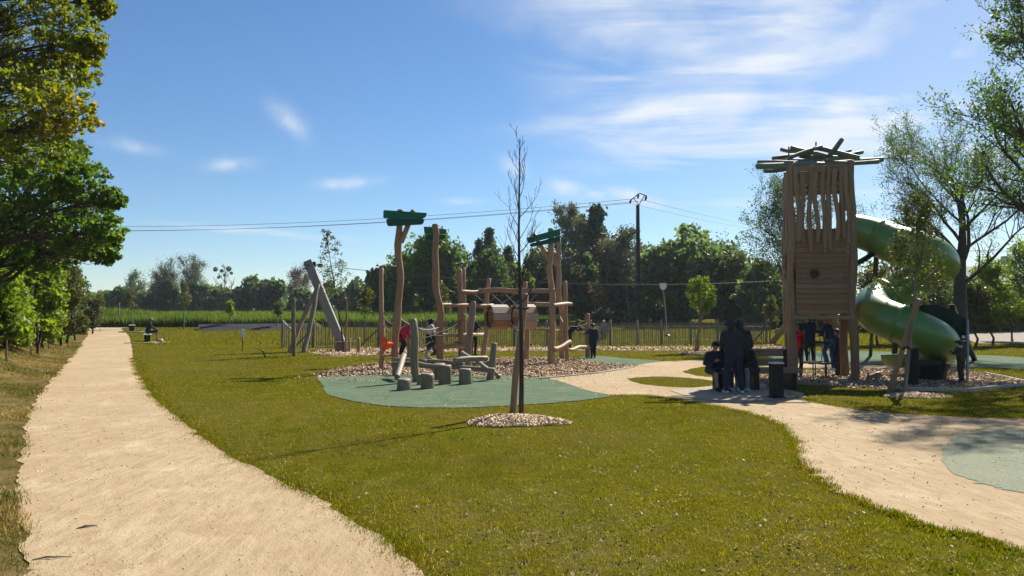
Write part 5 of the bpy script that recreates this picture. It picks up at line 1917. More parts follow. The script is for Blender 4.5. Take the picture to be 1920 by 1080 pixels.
# ------------------------------------------------------------------ paling fence
def fence():
    A, B = G(527, 651.5), G(1440, 645)
    root = thing('paling_fence', A, 'long chestnut paling fence with round posts behind the playground', 'fence')
    L = (B - A).length
    u = (B - A) / L
    n = int(L / .112)
    n = min(n, 290)
    rs = np.random.default_rng(4)
    variants = []
    for k in range(6):
        w, d, h = rs.uniform(.038, .052), .022, 1.0
        V = [(-w / 2, -d / 2, 0), (w / 2, -d / 2, 0), (w / 2, d / 2, 0), (-w / 2, d / 2, 0)]
        z1, z2 = .93, 1.0
        bx = rs.uniform(-.02, .02)
        V += [(x + bx, y, .5) for x, y, z in V[:4]]
        V += [(x * .95, y, z1) for x, y, z in V[:4]]
        V += [(rs.uniform(-.008, .008), 0, z2)]
        F = []
        for r_ in (0, 4):
            for j in range(4):
                F.append((r_ + j, r_ + (j + 1) % 4, r_ + 4 + (j + 1) % 4, r_ + 4 + j))
        F += [(8 + j, 8 + (j + 1) % 4, 12) for j in range(4)]
        me = bpy.data.meshes.new('pale'); me.from_pydata(V, [], F); me.materials.append(MATS['fence_wood']); me.update()
        variants.append(me)
    for i in range(n):
        p = A + u * (L * (i + .5) / n)
        z = float(hgt(p.x, p.y))
        h = rs.uniform(1.16, 1.27)
        m = Matrix.Translation(Vector((p.x, p.y - .05, z + .03)) - A) @ Matrix.Rotation(rs.normal(0, .012), 4, 'Y') @ Matrix.Rotation(math.atan2(u.y, u.x) + rs.normal(0, .15), 4, 'Z') @ Matrix.Diagonal((1, 1, h, 1))
        link('pale', variants[rs.integers(0, 6)], root, m)
    for zz in (.28, 1.0):
        tube_obj('wire', [A + Vector((0, -.065, zz)), A.lerp(B, .33) + Vector((0, -.065, zz - .01)), A.lerp(B, .66) + Vector((0, -.065, zz)), B + Vector((0, -.065, zz))], .006, root, 'steel_grey', 4)
    pxs = [(530, 632), (588, 600), (710, 600), (800, 600), (965, 600), (1025, 600), (1145, 600), (1195, 600), (1240, 600), (1296, 600), (1345, 600), (1437, 600)]
    for k, (px, _) in enumerate(pxs):
        # where the fence line crosses that view column
        d = ray(px, 600)
        den = d[0] * u.y - d[1] * u.x
        t = (A.x * u.y - A.y * u.x) / den
        p = Vector((d[0] * t, d[1] * t, 0))
        log('post', p + Vector((0, .04, -.1)), p + Vector((rs.normal(0, .02), .04, 1.36)), .065, .06, root, 'fence_wood', .006, sides=10, segs=4)
        if k in (2, 4, 6, 11, 1):
            s = -1 if k != 4 else 1
            log('brace', p + u * (.95 * s) + Vector((0, .02, .0)), p + Vector((0, .02, .95)), .05, .045, root, 'fence_wood', .006, sides=8, segs=3)


fence()


# ------------------------------------------------------------------ tower and slide
TA = R(-14)
T0 = G(1487, 713)
TU = Vector((math.cos(TA), math.sin(TA), 0)); TV_ = Vector((-math.sin(TA), math.cos(TA), 0))
TW, TD = 1.44, 1.30


def TT(a, b, z):
    return T0 + TU * a + TV_ * b + Vector((0, 0, z))


def tower():
    root = thing('play_tower', T0, 'tall wooden tower with plank front, wavy slats and nest of logs on top', 'tower')
    H = 5.5
    for (a, b) in ((0, 0), (TW, 0), (.05, TD), (TW, TD)):
        log('post', TT(a, b, -.15), TT(a + random.uniform(-.02, .02), b, H), .105, .085, root, 'tower_wood', .03, sides=12)
    rs = np.random.default_rng(12)
    Mrot = Matrix.Rotation(TA, 4, 'Z')
    # plank front and back: narrow horizontal boards
    def planks(a0, a1, b, z0, z1, mat='tower_plank', n=None, d=.03, along='u'):
        n = n or int((z1 - z0) / .125)
        hh = (z1 - z0) / n
        for k in range(n):
            z = z0 + hh * (k + .5)
            j = rs.normal(0, .004)
            e = rs.uniform(-.01, .01)
            if along == 'u':
                beam('plank', TT(a0 + e, b + j, z), TT(a1 + e, b + j, z), hh - .005, d, root, mat if rs.random() < .8 else 'tower_wood', roll=math.pi / 2)
            else:
                beam('plank', TT(b + j, a0 + e, z), TT(b + j, a1 + e, z), hh - .005, d, root, mat if rs.random() < .8 else 'tower_wood', roll=math.pi / 2)
    planks(.09, TW - .09, -.02, 1.66, 3.72)
    planks(.09, TW - .09, TD + .02, 1.66, 3.95)
    planks(.09, TD - .09, TW + .01, 1.66, 2.9, along='v')
    planks(.09, TD - .09, TW + .01, 4.35, 5.2, along='v', n=6)
    planks(.09, TD - .09, -.01, 1.66, 2.3, along='v')
    # boards under the nest
    planks(.05, TW - .05, -.005, 4.98, 5.42, n=3, mat='tower_wood')
    planks(.05, TW - .05, TD + .01, 4.86, 5.42, n=4, mat='tower_wood')
    # floors
    for z in (1.72, 3.30):
        for k in range(9):
            beam('floor_plank', TT(.08, .08 + k * .142, z), TT(TW - .08, .08 + k * .142, z), .132, .034, root, 'tower_wood', roll=0)
    # wavy vertical slats over the upper half
    xs = (.13, .29, .45, .60, .755, .91, 1.06, 1.22, 1.35)
    bot = (3.5, 3.42, 3.22, 3.46, 3.18, 3.25, 3.48, 3.52, 3.4)
    for k, (x, z0) in enumerate(zip(xs, bot)):
        zt = H - .04 - (.06, .22, .05, .2, .07, .04, .16, .10, .1)[k]
        log('slat', TT(x + rs.normal(0, .02), -.075, z0), TT(x + rs.normal(0, .025), -.065, zt), .058, .062, root, 'tower_wood', .035, flat=.42, sides=10, roll=TA)
    # left side: upright boards and ladder-like steps
    for k, (v, z0, z1) in enumerate(((.16, .95, 5.25), (.33, 2.2, 5.3), (.50, 1.2, 5.1), (.68, 2.3, 5.3), (.86, 1.1, 5.2), (1.04, 2.4, 5.3), (1.18, 1.4, 5.2))):
        log('slat', TT(-.06, v, z0), TT(-.05 + rs.normal(0, .01), v + rs.normal(0, .02), z1), .07, .065, root, 'tower_wood', .03, flat=.45, sides=10, roll=TA + math.pi / 2)
    for k, z in enumerate((2.62, 2.9, 3.15)):
        beam('step', TT(-.16, .05, z), TT(-.16, .55, z), .07, .08, root, 'tower_wood')
    # solid dark brown disc with a rim on the front, not an opening
    c = TT(.535, -.045, 2.67)
    ring = [c + TU * (.13 * math.cos(a)) + Vector((0, 0, .13 * math.sin(a))) for a in np.linspace(0, 2 * math.pi, 25)]
    tube_obj('disc_rim', ring, .022, root, 'tower_wood', 6)
    V = [c - TV_ * .0] + [c + TU * (.125 * math.cos(a)) + Vector((0, 0, .125 * math.sin(a))) for a in np.linspace(0, 2 * math.pi, 24, endpoint=False)]
    V += [v + TV_ * .02 for v in V]
    F = [(0, 1 + k, 1 + (k + 1) % 24) for k in range(24)] + [(25, 26 + (k + 1) % 24, 26 + k) for k in range(24)] + [(1 + k, 26 + k, 26 + (k + 1) % 24, 1 + (k + 1) % 24) for k in range(24)]
    pydata('dark_disc', V, F, 'disc_brown', root)
    # beam under the plank front, cross beams
    for b in (-.03, TD + .03):
        beam('cross_beam', TT(.0, b, 1.58), TT(TW, b, 1.58), .12, .10, root, 'tower_wood')
    # nest of logs on top
    Yc = T0.y + .5
    logs = (((1418, 312), -.55, (1560, 309), -.35, 11), ((1420, 305), .55, (1540, 303), .4, 9), ((1433, 321), -.2, (1530, 309), .2, 8), ((1540, 307), .3, (1656, 299), .2, 10), ((1560, 305), -.6, (1648, 303), -.5, 9),
            ((1449, 297), .0, (1520, 288), .5, 8), ((1463, 280), .7, (1512, 286), .4, 8), ((1483, 277), -.1, (1556, 297), .1, 9), ((1530, 277), .2, (1612, 296), -.2, 9), ((1555, 292), .0, (1579, 261), -.5, 9),
            ((1548, 302), -.3, (1617, 285), .5, 9), ((1500, 292), .5, (1600, 300), .6, 9), ((1520, 300), .9, (1596, 283), .8, 8), ((1455, 301), .9, (1560, 299), 1.0, 9), ((1478, 297), -.55, (1540, 275), .0, 8), ((1500, 303), 1.1, (1640, 299), 1.0, 9))
    for (a, da, b, db, w) in logs:
        log('nest_log', at(*a, Yc + da), at(*b, Yc + db), wpx(w, Yc), wpx(w * .95, Yc), root, 'green_log', .02, sides=10)
    for q in ((1479, 275, 290), (1530, 266, 278)):
        tube_obj('sprig', [at(q[0], q[2], Yc), at(q[0], q[1], Yc)], .02, root, 'green_log', 5)


tower()


def tower_net():
    c = TT(.70, .55, 0)
    root = thing('rope_net_climber', c, 'black rope net climber with steel rods under the tower', 'net')
    for (dx, dy) in ((-.16, 0), (.12, -.15), (.22, .15), (0, .25)):
        tube_obj('rod', [c + Vector((dx, dy, 0)), c + Vector((dx, dy, 1.6))], .014, root, 'steel_black', 6)
    for z in (.42, .95):
        ring = [c + Vector((.42 * math.cos(a), .36 * math.sin(a), z)) for a in np.linspace(0, 2 * math.pi, 19)]
        tube_obj('rope_ring', ring, .02, root, 'rope_black', 6)
        for k in range(6):
            a = k * math.pi / 3
            tube_obj('rope', [c + Vector((.42 * math.cos(a), .36 * math.sin(a), z)), c + Vector((-.42 * math.cos(a + .6), -.36 * math.sin(a + .6), z - .02))], .013, root, 'rope_black', 5)
    for k in range(7):
        a = k * 2 * math.pi / 7
        tube_obj('rope', [c + Vector((.42 * math.cos(a), .36 * math.sin(a), .42)), c + Vector((.30 * math.cos(a + .5), .30 * math.sin(a + .5), 1.58))], .012, root, ('rope_black', 'steel_grey')[k % 2], 5)


tower_net()


def slide():
    cx, cy_, rad, tr = 10.16, 19.25, .75, .475
    root = thing('tube_slide', Vector((cx, cy_, 0)), 'green spiral tube slide winding down from the tower', 'slide')
    th0 = R(-155)
    # heights along the helix
    ths = np.array([-155, -104, -60, 0, 60, 120, 180, 240, 300, 360, 390])
    zs = np.array([3.52, 3.29, 3.08, 2.80, 2.42, 2.02, 1.68, 1.38, 1.04, .72, .62])
    P = []
    s = Vector((cx + rad * math.cos(th0), cy_ + rad * math.sin(th0), 3.52))
    d = Vector((-math.sin(th0), math.cos(th0), 0))
    start = TT(TW + .02, .75, 3.90)
    for k in range(7):
        t = k / 7
        # ease from the tower mouth into the helix
        h00, h10, h01, h11 = 2 * t**3 - 3 * t**2 + 1, t**3 - 2 * t**2 + t, -2 * t**3 + 3 * t**2, t**3 - t**2
        P.append(np.array(start * h00 + TU * 1.1 * h10 + s * h01 + (d * .9 + Vector((0, 0, -.35))) * h11))
    for a in np.arange(-155, 391, 5.0):
        # smooth height
        z = np.interp(a, ths, zs)
        P.append(np.array([cx + rad * math.cos(R(a)), cy_ + rad * math.sin(R(a)), z]))
    P = np.array(P)
    k = np.ones(9) / 9
    zc = np.convolve(np.pad(P[:, 2], 4, 'edge'), k, 'valid')
    P[:, 2] = zc
    # split into moulded sections with flanges at the joints
    cuts = [0, 6, 32, 58, 84, len(P) - 1]
    for i in range(len(cuts) - 1):
        a, b = cuts[i], cuts[i + 1]
        seg = P[a:b + 1]
        rr = np.full(len(seg), tr) + (.008 if i % 2 else 0)
        if i == 0:
            rr = np.linspace(.40, tr - .02, len(seg))
        tube_obj('tube_section', seg, rr, root, 'slide_green', 32)
        if i:
            q = P[a]; tg = unit(P[min(a + 1, len(P) - 1)] - P[a - 1])
            pts = [q - tg * .035, q - tg * .034, q + tg * .034, q + tg * .035]
            tube_obj('flange', pts, [tr - .02, tr + .035, tr + .035, tr - .02], root, 'slide_green', 32)
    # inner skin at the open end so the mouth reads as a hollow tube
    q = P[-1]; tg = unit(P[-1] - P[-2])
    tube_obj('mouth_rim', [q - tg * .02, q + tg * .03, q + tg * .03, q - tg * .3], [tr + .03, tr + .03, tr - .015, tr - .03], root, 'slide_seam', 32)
    # exit trough below the last section
    e = P[-1]; tv = Vector(tg); tv.z = 0; tv.normalize()
    sd = Vector((-tv.y, tv.x, 0))
    V, F = [], []
    n = 9
    for m in range(5):
        c = Vector(e) + tv * (m * .24) + Vector((0, 0, -.02 * m))
        for j in range(n):
            a = math.pi + math.pi * j / (n - 1)
            V.append(c + sd * (.40 * math.cos(a)) + Vector((0, 0, .38 * math.sin(a) * (1 if m < 4 else .9))))
    for m in range(4):
        for j in range(n - 1):
            F.append((m * n + j, m * n + j + 1, (m + 1) * n + j + 1, (m + 1) * n + j))
    o = pydata('exit_trough', V, F, 'slide_green', root, smooth=True)
    md = o.modifiers.new('thickness', 'SOLIDIFY'); md.thickness = .03
    # steel supports
    S = lambda name, a, Ya, b, Yb, w, m='steel_black': beam(name, at(*a, Ya), at(*b, Yb), w, w, root, m)
    g = G(1632, 668)
    beam('support_post', g, at(1643, 484, 19.6), .12, .12, root, 'steel_black')
    S('support_brace', (1602, 497), 18.6, (1640, 474), 18.9, .10)
    S('support_brace', (1652, 484), 19.2, (1672, 533), 19.1, .035, 'steel_grey')
    g = G(1678, 690)
    beam('support_post', g, at(1677, 610, g.y), .13, .13, root, 'steel_black')
    g = G(1712, 724)
    beam('support_post', g, at(1713, 652, g.y - .02), .17, .17, root, 'steel_black')
    S('support_plate', (1705, 681), 18.05, (1760, 679), 18.4, .14)
    g = G(1828, 676)
    beam('support_post', g, at(1785, 575, 20.6), .14, .14, root, 'steel_black')
    # black block under the lowest bend: support foot, with the shadow built in
    bc = Vector((cx + .28, cy_ - .62, 0))
    V = []
    for (r_, z) in ((.30, .0), (.34, .2), (.42, .42)):
        for j in range(12):
            a = j * math.pi / 6
            V.append(bc + Vector((r_ * math.cos(a) * 1.1, r_ * math.sin(a) * .8, z)))
    F = [(m * 12 + j, m * 12 + (j + 1) % 12, m * 12 + 12 + (j + 1) % 12, m * 12 + 12 + j) for m in range(2) for j in range(12)] + [tuple(range(11, -1, -1)), tuple(range(24, 36))]
    pydata('foot_shadow_block', V, F, 'steel_black', root)
    return root


slide()


def side_panel():
    b = G(1814, 716)
    root = thing('slide_side_panel', b, 'dark green curved side panel on a grey steel post beside the slide', 'panel')
    Yp = b.y + .35
    px = [(1700, 583), (1716, 574), (1738, 571), (1760, 573), (1780, 580), (1798, 590), (1813, 600), (1813, 643), (1803, 643), (1796, 632), (1780, 615), (1755, 600), (1725, 592)]
    f = [at(x, y, Yp + (1813 - x) / 113 * 1.0) for x, y in px]
    n = len(f)
    V = f + [v + Vector((.01, .05, 0)) for v in f]
    F = [tuple(range(n)), tuple(range(2 * n - 1, n - 1, -1))] + [(i, i + n, (i + 1) % n + n, (i + 1) % n) for i in range(n)]
    pydata('panel', V, F, 'panel_dark', root)
    tube_obj('post', [b - Vector((0, 0, .05)), at(1814, 600, b.y + .3)], .032, root, 'steel_grey', 10)
    me_c = at(1807, 632, Yp - .02)
    V = [me_c + Vector((.045 * math.cos(a), 0, .045 * math.sin(a))) for a in np.linspace(0, 2 * math.pi, 16, endpoint=False)]
    V += [v + Vector((0, .018, 0)) for v in V]
    pydata('round_emblem', V, [tuple(range(15, -1, -1)), tuple(range(16, 32))] + [(i, (i + 1) % 16, (i + 1) % 16 + 16, i + 16) for i in range(16)], 'white_plastic', root)
    c = at(1808, 639, Yp - .02)
    block('badge', c, (.09, .012, .03), root, 'white_plastic')


side_panel()


def kerb():
    root = thing('timber_edging', G(1850, 729), 'pale timber edging round the chip bed below the slide', 'edging')
    pts = [G(1690, 732), G(1815, 734.5), G(1925, 723)]
    for a, b in zip(pts, pts[1:]):
        beam('board', a + Vector((0, 0, .03)), b + Vector((0, 0, .03)), .05, .09, root, 'kerb_wood')
    r2 = thing('timber_edging', G(1100, 703), 'pale timber edging between chip bed and sand path', 'edging')
    pts = [G(1010, 711), G(1060, 706.5), G(1120, 700.5), G(1188, 689.5)]
    for a, b in zip(pts, pts[1:]):
        beam('board', a + Vector((0, 0, .015)), b + Vector((0, 0, .015)), .04, .06, r2, 'kerb_wood')
    r3 = thing('timber_edging', G(1880, 706), 'pale timber edging at the back right of the slide bed', 'edging')
    pts = [G(1846, 702), G(1880, 709), G(1925, 719)]
    for a, b in zip(pts, pts[1:]):
        beam('board', a + Vector((0, 0, .03)), b + Vector((0, 0, .03)), .05, .09, r3, 'kerb_wood')


kerb()


# ------------------------------------------------------------------ street furniture and small things
def bench_right():
    a, b = G(1322, 724), G(1492, 721)
    a = Vector((4.35, 16.15, 0)); b = Vector((6.35, 16.35, 0))
    root = thing('bench', (a + b) / 2, 'dark wooden bench with heavy backrest beams beside the tower', 'bench')
    u = (b - a).normalized(); n = Vector((-u.y, u.x, 0))
    z = lambda v, h: v + Vector((0, 0, h))
    for k in range(3):
        beam('seat_beam', z(a + n * (.07 + k * .15), .42), z(b + n * (.07 + k * .15), .42), .10, .135, root, 'bench_wood', roll=math.pi / 2)
    beam('back_beam', z(a + n * .56 + u * .9, .80), z(b + n * .56 + u * .1, .80), .17, .09, root, 'bench_wood', roll=math.pi / 2)
    beam('back_beam', z(a + n * .54 + u * .9, .58), z(b + n * .54 + u * .1, .58), .16, .09, root, 'bench_wood', roll=math.pi / 2)
    for t in (.18, 1.0, 1.85):
        p = a + u * t + n * .22
        beam('leg', z(p, 0), z(p, .365), .12, .34, root, 'steel_black', roll=math.atan2(u.y, u.x))
    for t in (1.0, 1.85):
        p = a + u * t + n * .47
        beam('back_post', z(p, .0), z(p, .86), .07, .05, root, 'steel_black')


bench_right()


def bollard(px, py, h, w, label, rz=.2):
    b = G(px, py)
    root = thing('litter_bin', b, label, 'bin')
    block('foot_plate', b + Vector((0, 0, .03)), (w + .06, w + .06, .02), root, 'steel_black', rz)
    block('body', b + Vector((0, 0, h / 2 + .03)), (w, w, h - .03), root, 'steel_black', rz, .012)
    block('lid', b + Vector((0, 0, h + .037)), (w + .02, w + .02, .03), root, 'bench_top', rz)


bollard(1456, 747, .66, .21, 'black square litter bin with pale lid before the bench')


def plinth_bench(px, py, L, label, yaw, slab):
    b = G(px, py)
    root = thing('plinth_bench', b, label, 'bench')
    u = Vector((math.cos(yaw), math.sin(yaw), 0)); n = Vector((-u.y, u.x, 0))
    for t in (-.38, .38):
        beam('pedestal', b + u * (L * t), b + u * (L * t) + Vector((0, 0, .43)), .32, .12, root, 'steel_black', roll=yaw + math.pi / 2)
    for k in (-1, 0, 1):
        beam('seat_plank', b + u * (-L / 2) + n * (k * .15) + Vector((0, 0, .46)), b + u * (L / 2) + n * (k * .15) + Vector((0, 0, .46)), .14, .05, root, 'bench_top')
    return root


def slabs():
    for (x0, x1, y, label) in ((238, 296, 643.5, 0), (226, 268, 623.0, 1)):
        a, b = G(x0, y), G(x1, y)
        c = (a + b) / 2
        me = box_mesh(abs(b.x - a.x), 2.1, .05, 'concrete', .01)
        o = link('concrete_slab', me, None, Matrix.Translation(Vector((c.x, c.y + .7, float(hgt(c.x, c.y + .7)) + .012))))
        tag(o, kind='structure')


slabs()
plinth_bench(276, 641.5, 1.7, 'pale topped bench on black pedestals under the seated man', R(116), None)
plinth_bench(247, 621, 1.6, 'empty pale topped bench on black pedestals farther up the path', R(116), None)


def sign():
    b = G(454, 659)
    root = thing('info_sign', b, 'small white sign on a thin dark post in the lawn', 'sign')
    tube_obj('post', [b, b + Vector((0, 0, .72))], .02, root, 'steel_black', 6)
    block('plate', b + Vector((.02, -.03, .82)), (.16, .03, .36), root, 'white_plastic', R(38), .006, Matrix.Rotation(R(6), 4, 'Y'))


sign()


def ball():
    c = G(302, 643)
    r = .115
    bm = bmesh.new(); bmesh.ops.create_icosphere(bm, subdivisions=3, radius=r)
    me = bpy.data.meshes.new('football'); bm.to_mesh(me); bm.free()
    me.materials.append(MATS['ball_white']); me.materials.append(MATS['ball_dark'])
    ico = [Vector(v).normalized() for v in ((0, 1, 1.618), (0, -1, 1.618), (0, 1, -1.618), (0, -1, -1.618), (1, 1.618, 0), (-1, 1.618, 0), (1, -1.618, 0), (-1, -1.618, 0), (1.618, 0, 1), (-1.618, 0, 1), (1.618, 0, -1), (-1.618, 0, -1))]
    for p in me.polygons:
        p.use_smooth = True
        d = Vector(p.center).normalized()
        p.material_index = 1 if max(d.dot(q) for q in ico) > .95 else 0
    tag(link('football', me, None, Matrix.Translation(c + Vector((0, 0, r + .02)))), 'white football lying on the lawn at the seated man\'s feet', 'ball')


ball()


def far_posts():
    b = G(222, 607); Y = b.y
    tag(log('path_post', b, at(224, 568, Y), .06, .055, None, 'stake_wood', .01), 'pale round post at the far end of the path', 'post')
    b = ground_at(188, 56)
    root = thing('marker_flag', b, 'thin stake with a small white tag at the far end of the hedge', 'marker')
    tube_obj('stake', [b, at(188, 574, 56)], .02, root, 'bark_grey', 5)
    block('white_tag', at(188, 578, 55.95), (.16, .02, .22), root, 'white_plastic', .3, .004)


far_posts()


def power_line():
    Y = 60.0
    b = ground_at(1197, Y)
    root = thing('power_pole', b, 'dark steel power pole with angled crossarm and wires', 'power pole')
    top = at(1198, 384, Y)
    # lattice-free H section: two flanges and a web
    n = 1
    for dx in (-.12, .12):
        V = []
        for (z, s) in ((b.z - .2, 1.35), (top.z, .75)):
            for (x, y) in ((-.03, -.16), (.03, -.16), (.03, .16), (-.03, .16)):
                V.append((b.x + dx * s + x, Y + y * s, z))
        pydata('flange', V, [(0, 1, 5, 4), (1, 2, 6, 5), (2, 3, 7, 6), (3, 0, 4, 7), (4, 5, 6, 7), (3, 2, 1, 0)], 'steel_pole', root)
    V = []
    for (z, s) in ((b.z - .2, 1.35), (top.z, .75)):
        for (x, y) in ((-.088, -.02), (.088, -.02), (.088, .02), (-.088, .02)):
            V.append((b.x + x * s, Y + y, z))
    pydata('web', V, [(0, 1, 5, 4), (1, 2, 6, 5), (2, 3, 7, 6), (3, 0, 4, 7), (4, 5, 6, 7), (3, 2, 1, 0)], 'steel_pole', root)
    A = lambda *p: at(*p, Y)
    tube_obj('crossarm', [A(1183, 375), A(1198, 363), A(1201, 363), A(1212, 367)], .045, root, 'steel_pole', 6)
    tube_obj('arm_strut', [A(1198, 384), A(1188, 372)], .035, root, 'steel_pole', 5)
    tube_obj('arm_strut', [A(1198, 384), A(1209, 366)], .035, root, 'steel_pole', 5)
    ins = [(1181, 381), (1196, 372), (1210, 376)]
    for (x, y), (tx, ty) in zip(ins, ((1183, 375), (1197, 364), (1212, 367))):
        tube_obj('insulator', [A(tx, ty), A((tx + x) / 2, (ty + y) / 2), A(x, y)], [.06, .10, .06], root, 'steel_black', 8)
    # wires to the next poles on both sides
    for (x, y), ex, ey, sag in zip(ins, (-700, -700, -700), (360, 354, 366), (3.4, 3.4, 3.4)):
        tube_obj('wire', rope_curve(A(x, y), at(ex, ey, 92), sag, 40), .016, root, 'wire_far', 4)
    for (x, y), ex, ey in zip(ins, (2300, 2300, 2300), (440, 452, 446)):
        tube_obj('wire', rope_curve(A(x, y), at(ex, ey, 60), 2.4, 40), .014, root, 'wire_far', 4)


power_line()


def house():
    b = ground_at(1905, 62)
    root = thing('house', b, 'low house with grey slate roof half hidden behind shrubs at right', 'house')
    x0, x1 = at(1846, 560, 62).x, at(2060, 560, 62).x
    ze, zr = at(1850, 543, 62).z, at(1850, 508, 62).z + .4
    zb = b.z - .2
    V = [(x0, 62, zb), (x1, 62, zb), (x1, 62, ze), (x0, 62, ze), (x0, 69, zb), (x1, 69, zb), (x1, 69, ze), (x0, 69, ze), (x0, 65.5, zr), (x1, 65.5, zr)]
    pydata('wall', V, [(0, 1, 2, 3), (5, 4, 7, 6), (4, 0, 3, 8, 7), (1, 5, 6, 9, 2)], 'house_wall', root)
    e = .35
    R_ = []
    for s, yy in ((-1, 62 - e), (1, 69 + e)):
        V = [(x0 - .3, yy, ze - .05), (x1 + .3, yy, ze - .05), (x1 + .3, 65.5, zr + .06), (x0 - .3, 65.5, zr + .06)]
        V += [(a, b_, c + .14) for a, b_, c in V]
        rf = pydata('roof', V, [(0, 3, 2, 1), (4, 5, 6, 7), (0, 1, 5, 4), (1, 2, 6, 5), (2, 3, 7, 6), (3, 0, 4, 7)], 'roof_slate', root)
    ch = block('chimney', (x0 + 4.2, 65.5, zr + .5), (.6, .6, 1.2), root, 'house_wall')
    for k in range(3):
        xx = x0 + 1.6 + k * 2.6
        w = block('window', (xx, 61.98, zb + 1.5), (1.0, .08, 1.1), root, 'house_trim')
        link('pane', box_mesh(.84, .04, .94, 'glass_dark', 0), w, Matrix.Translation((0, -.035, 0)))
    block('door', (x0 + 5.4, 61.98, zb + 1.05), (.95, .08, 2.0), root, 'house_trim')


house()


def sticks():
    for i, (a, b, r, lab) in enumerate((((143, 994), (182, 988), .008, 'dark curled stick lying on the sand path'), ((60, 1053), (134, 1047), .006, 'thin twig lying at the left edge of the path'), ((335, 1006 - 90), (500, 890), .0, ''))):
        if not r:
            continue
        p, q = G(*a), G(*b)
        m = p.lerp(q, .5) + Vector((0, 0, .02))
        o = tube_obj('stick', [p + Vector((0, 0, .012)), p.lerp(q, .3) + Vector((.01, .02, .02)), m, q + Vector((0, 0, .014))], [r * .6, r * 1.2, r, r * .4], None, 'bark_pale', 6)
        tag(o, lab, 'stick', 'sticks on the path')
    # little wooden figures in the chips below the tower
    b = G(1626, 716)
    tag(log('wooden_peg', b, at(1628, 698, b.y), .03, .022, None, 'dark_stump', .01, sides=8), 'small dark upright peg in the chips below the tower', 'peg')
    b = G(1640, 712)
    tag(log('dark_stump', b + Vector((-.16, 0, .05)), b + Vector((.16, .05, .12)), .07, .10, None, 'dark_stump', .01, sides=8), 'small dark log lump lying in the chips beside the peg', 'log')


sticks()
# ------------------------------------------------------------------ people
def cloth(name, col, rough=.85, var=.25):
    t = NT(name).set(Roughness=rough)
    t.b.inputs['Specular IOR Level'].default_value = 0.2
    n = t.noise(t.coord('Object'), 9, 5, .6, .6)
    t.base(t.ramp(n, [(.3, tuple(c * (1 - var) for c in col)), (.7, tuple(min(1, c * (1 + var)) for c in col))]))
    t.bump(n, .5, .03)
    return name


for nm, c in (('navy', (.020, .026, .052)), ('black_cloth', (.020, .021, .026)), ('dark_denim', (.02, .028, .05)), ('blue_denim', (.05, .085, .16)), ('red_cloth', (.52, .02, .035)), ('crimson', (.50, .018, .075)),
              ('orange_cloth', (.72, .10, .02)), ('white_cloth', (.55, .53, .50)), ('grey_cloth', (.20, .20, .20)), ('charcoal', (.03, .032, .034)), ('shoe_white', (.62, .60, .57)), ('shoe_dark', (.02, .02, .022)),
              ('pink_cloth', (.45, .24, .24)), ('olive_cloth', (.045, .05, .03)), ('fur_trim', (.35, .29, .2)), ('beige_cloth', (.36, .30, .22))):
    cloth(nm, c)
plain('skin_light', (.50, .32, .24), .55, .06, 20)
plain('skin_mid', (.33, .20, .14), .55, .06, 20)
plain('skin_dark', (.11, .062, .042), .55, .06, 20)
plain('lip', (.35, .14, .12), .5, .05)
plain('eye', (.015, .012, .01), .3, .05)
plain('hair_black', (.010, .009, .009), .5, .3, 60)
plain('hair_brown', (.055, .034, .020), .55, .3, 60)
plain('hair_blond', (.36, .25, .12), .55, .25, 60)
plain('hair_grey', (.42, .41, .39), .6, .2, 60)


def capsules_mesh(caps, sides=10):
    VV, FF, off = [], [], 0
    a = np.arange(sides) * 2 * np.pi / sides
    for (p0, r0, p1, r1, _) in caps:
        p0, p1 = np.asarray(p0, float), np.asarray(p1, float)
        z = p1 - p0
        if np.linalg.norm(z) < 1e-5:
            p1 = p0 + np.array([0, 0, 1e-3]); z = p1 - p0
        z = unit(z)
        u = unit(np.cross(z, [1, .1, 0] if abs(z[2]) > .8 else [0, 0, 1])); w = np.cross(z, u)
        rings = []
        for ph in (-80, -45, 0):
            rings.append((p0 + z * r0 * math.sin(R(ph)), r0 * math.cos(R(ph))))
        for ph in (0, 45, 80):
            rings.append((p1 + z * r1 * math.sin(R(ph)), r1 * math.cos(R(ph))))
        V = np.concatenate([c + rr * (np.cos(a)[:, None] * u + np.sin(a)[:, None] * w) for c, rr in rings])
        VV.append(V)
        for i in range(len(rings) - 1):
            for j in range(sides):
                FF.append((off + i * sides + j, off + i * sides + (j + 1) % sides, off + (i + 1) * sides + (j + 1) % sides, off + (i + 1) * sides + j))
        FF.append(tuple(off + j for j in range(sides))[::-1])
        FF.append(tuple(off + (len(rings) - 1) * sides + j for j in range(sides)))
        off += len(V)
    return np.concatenate(VV), FF


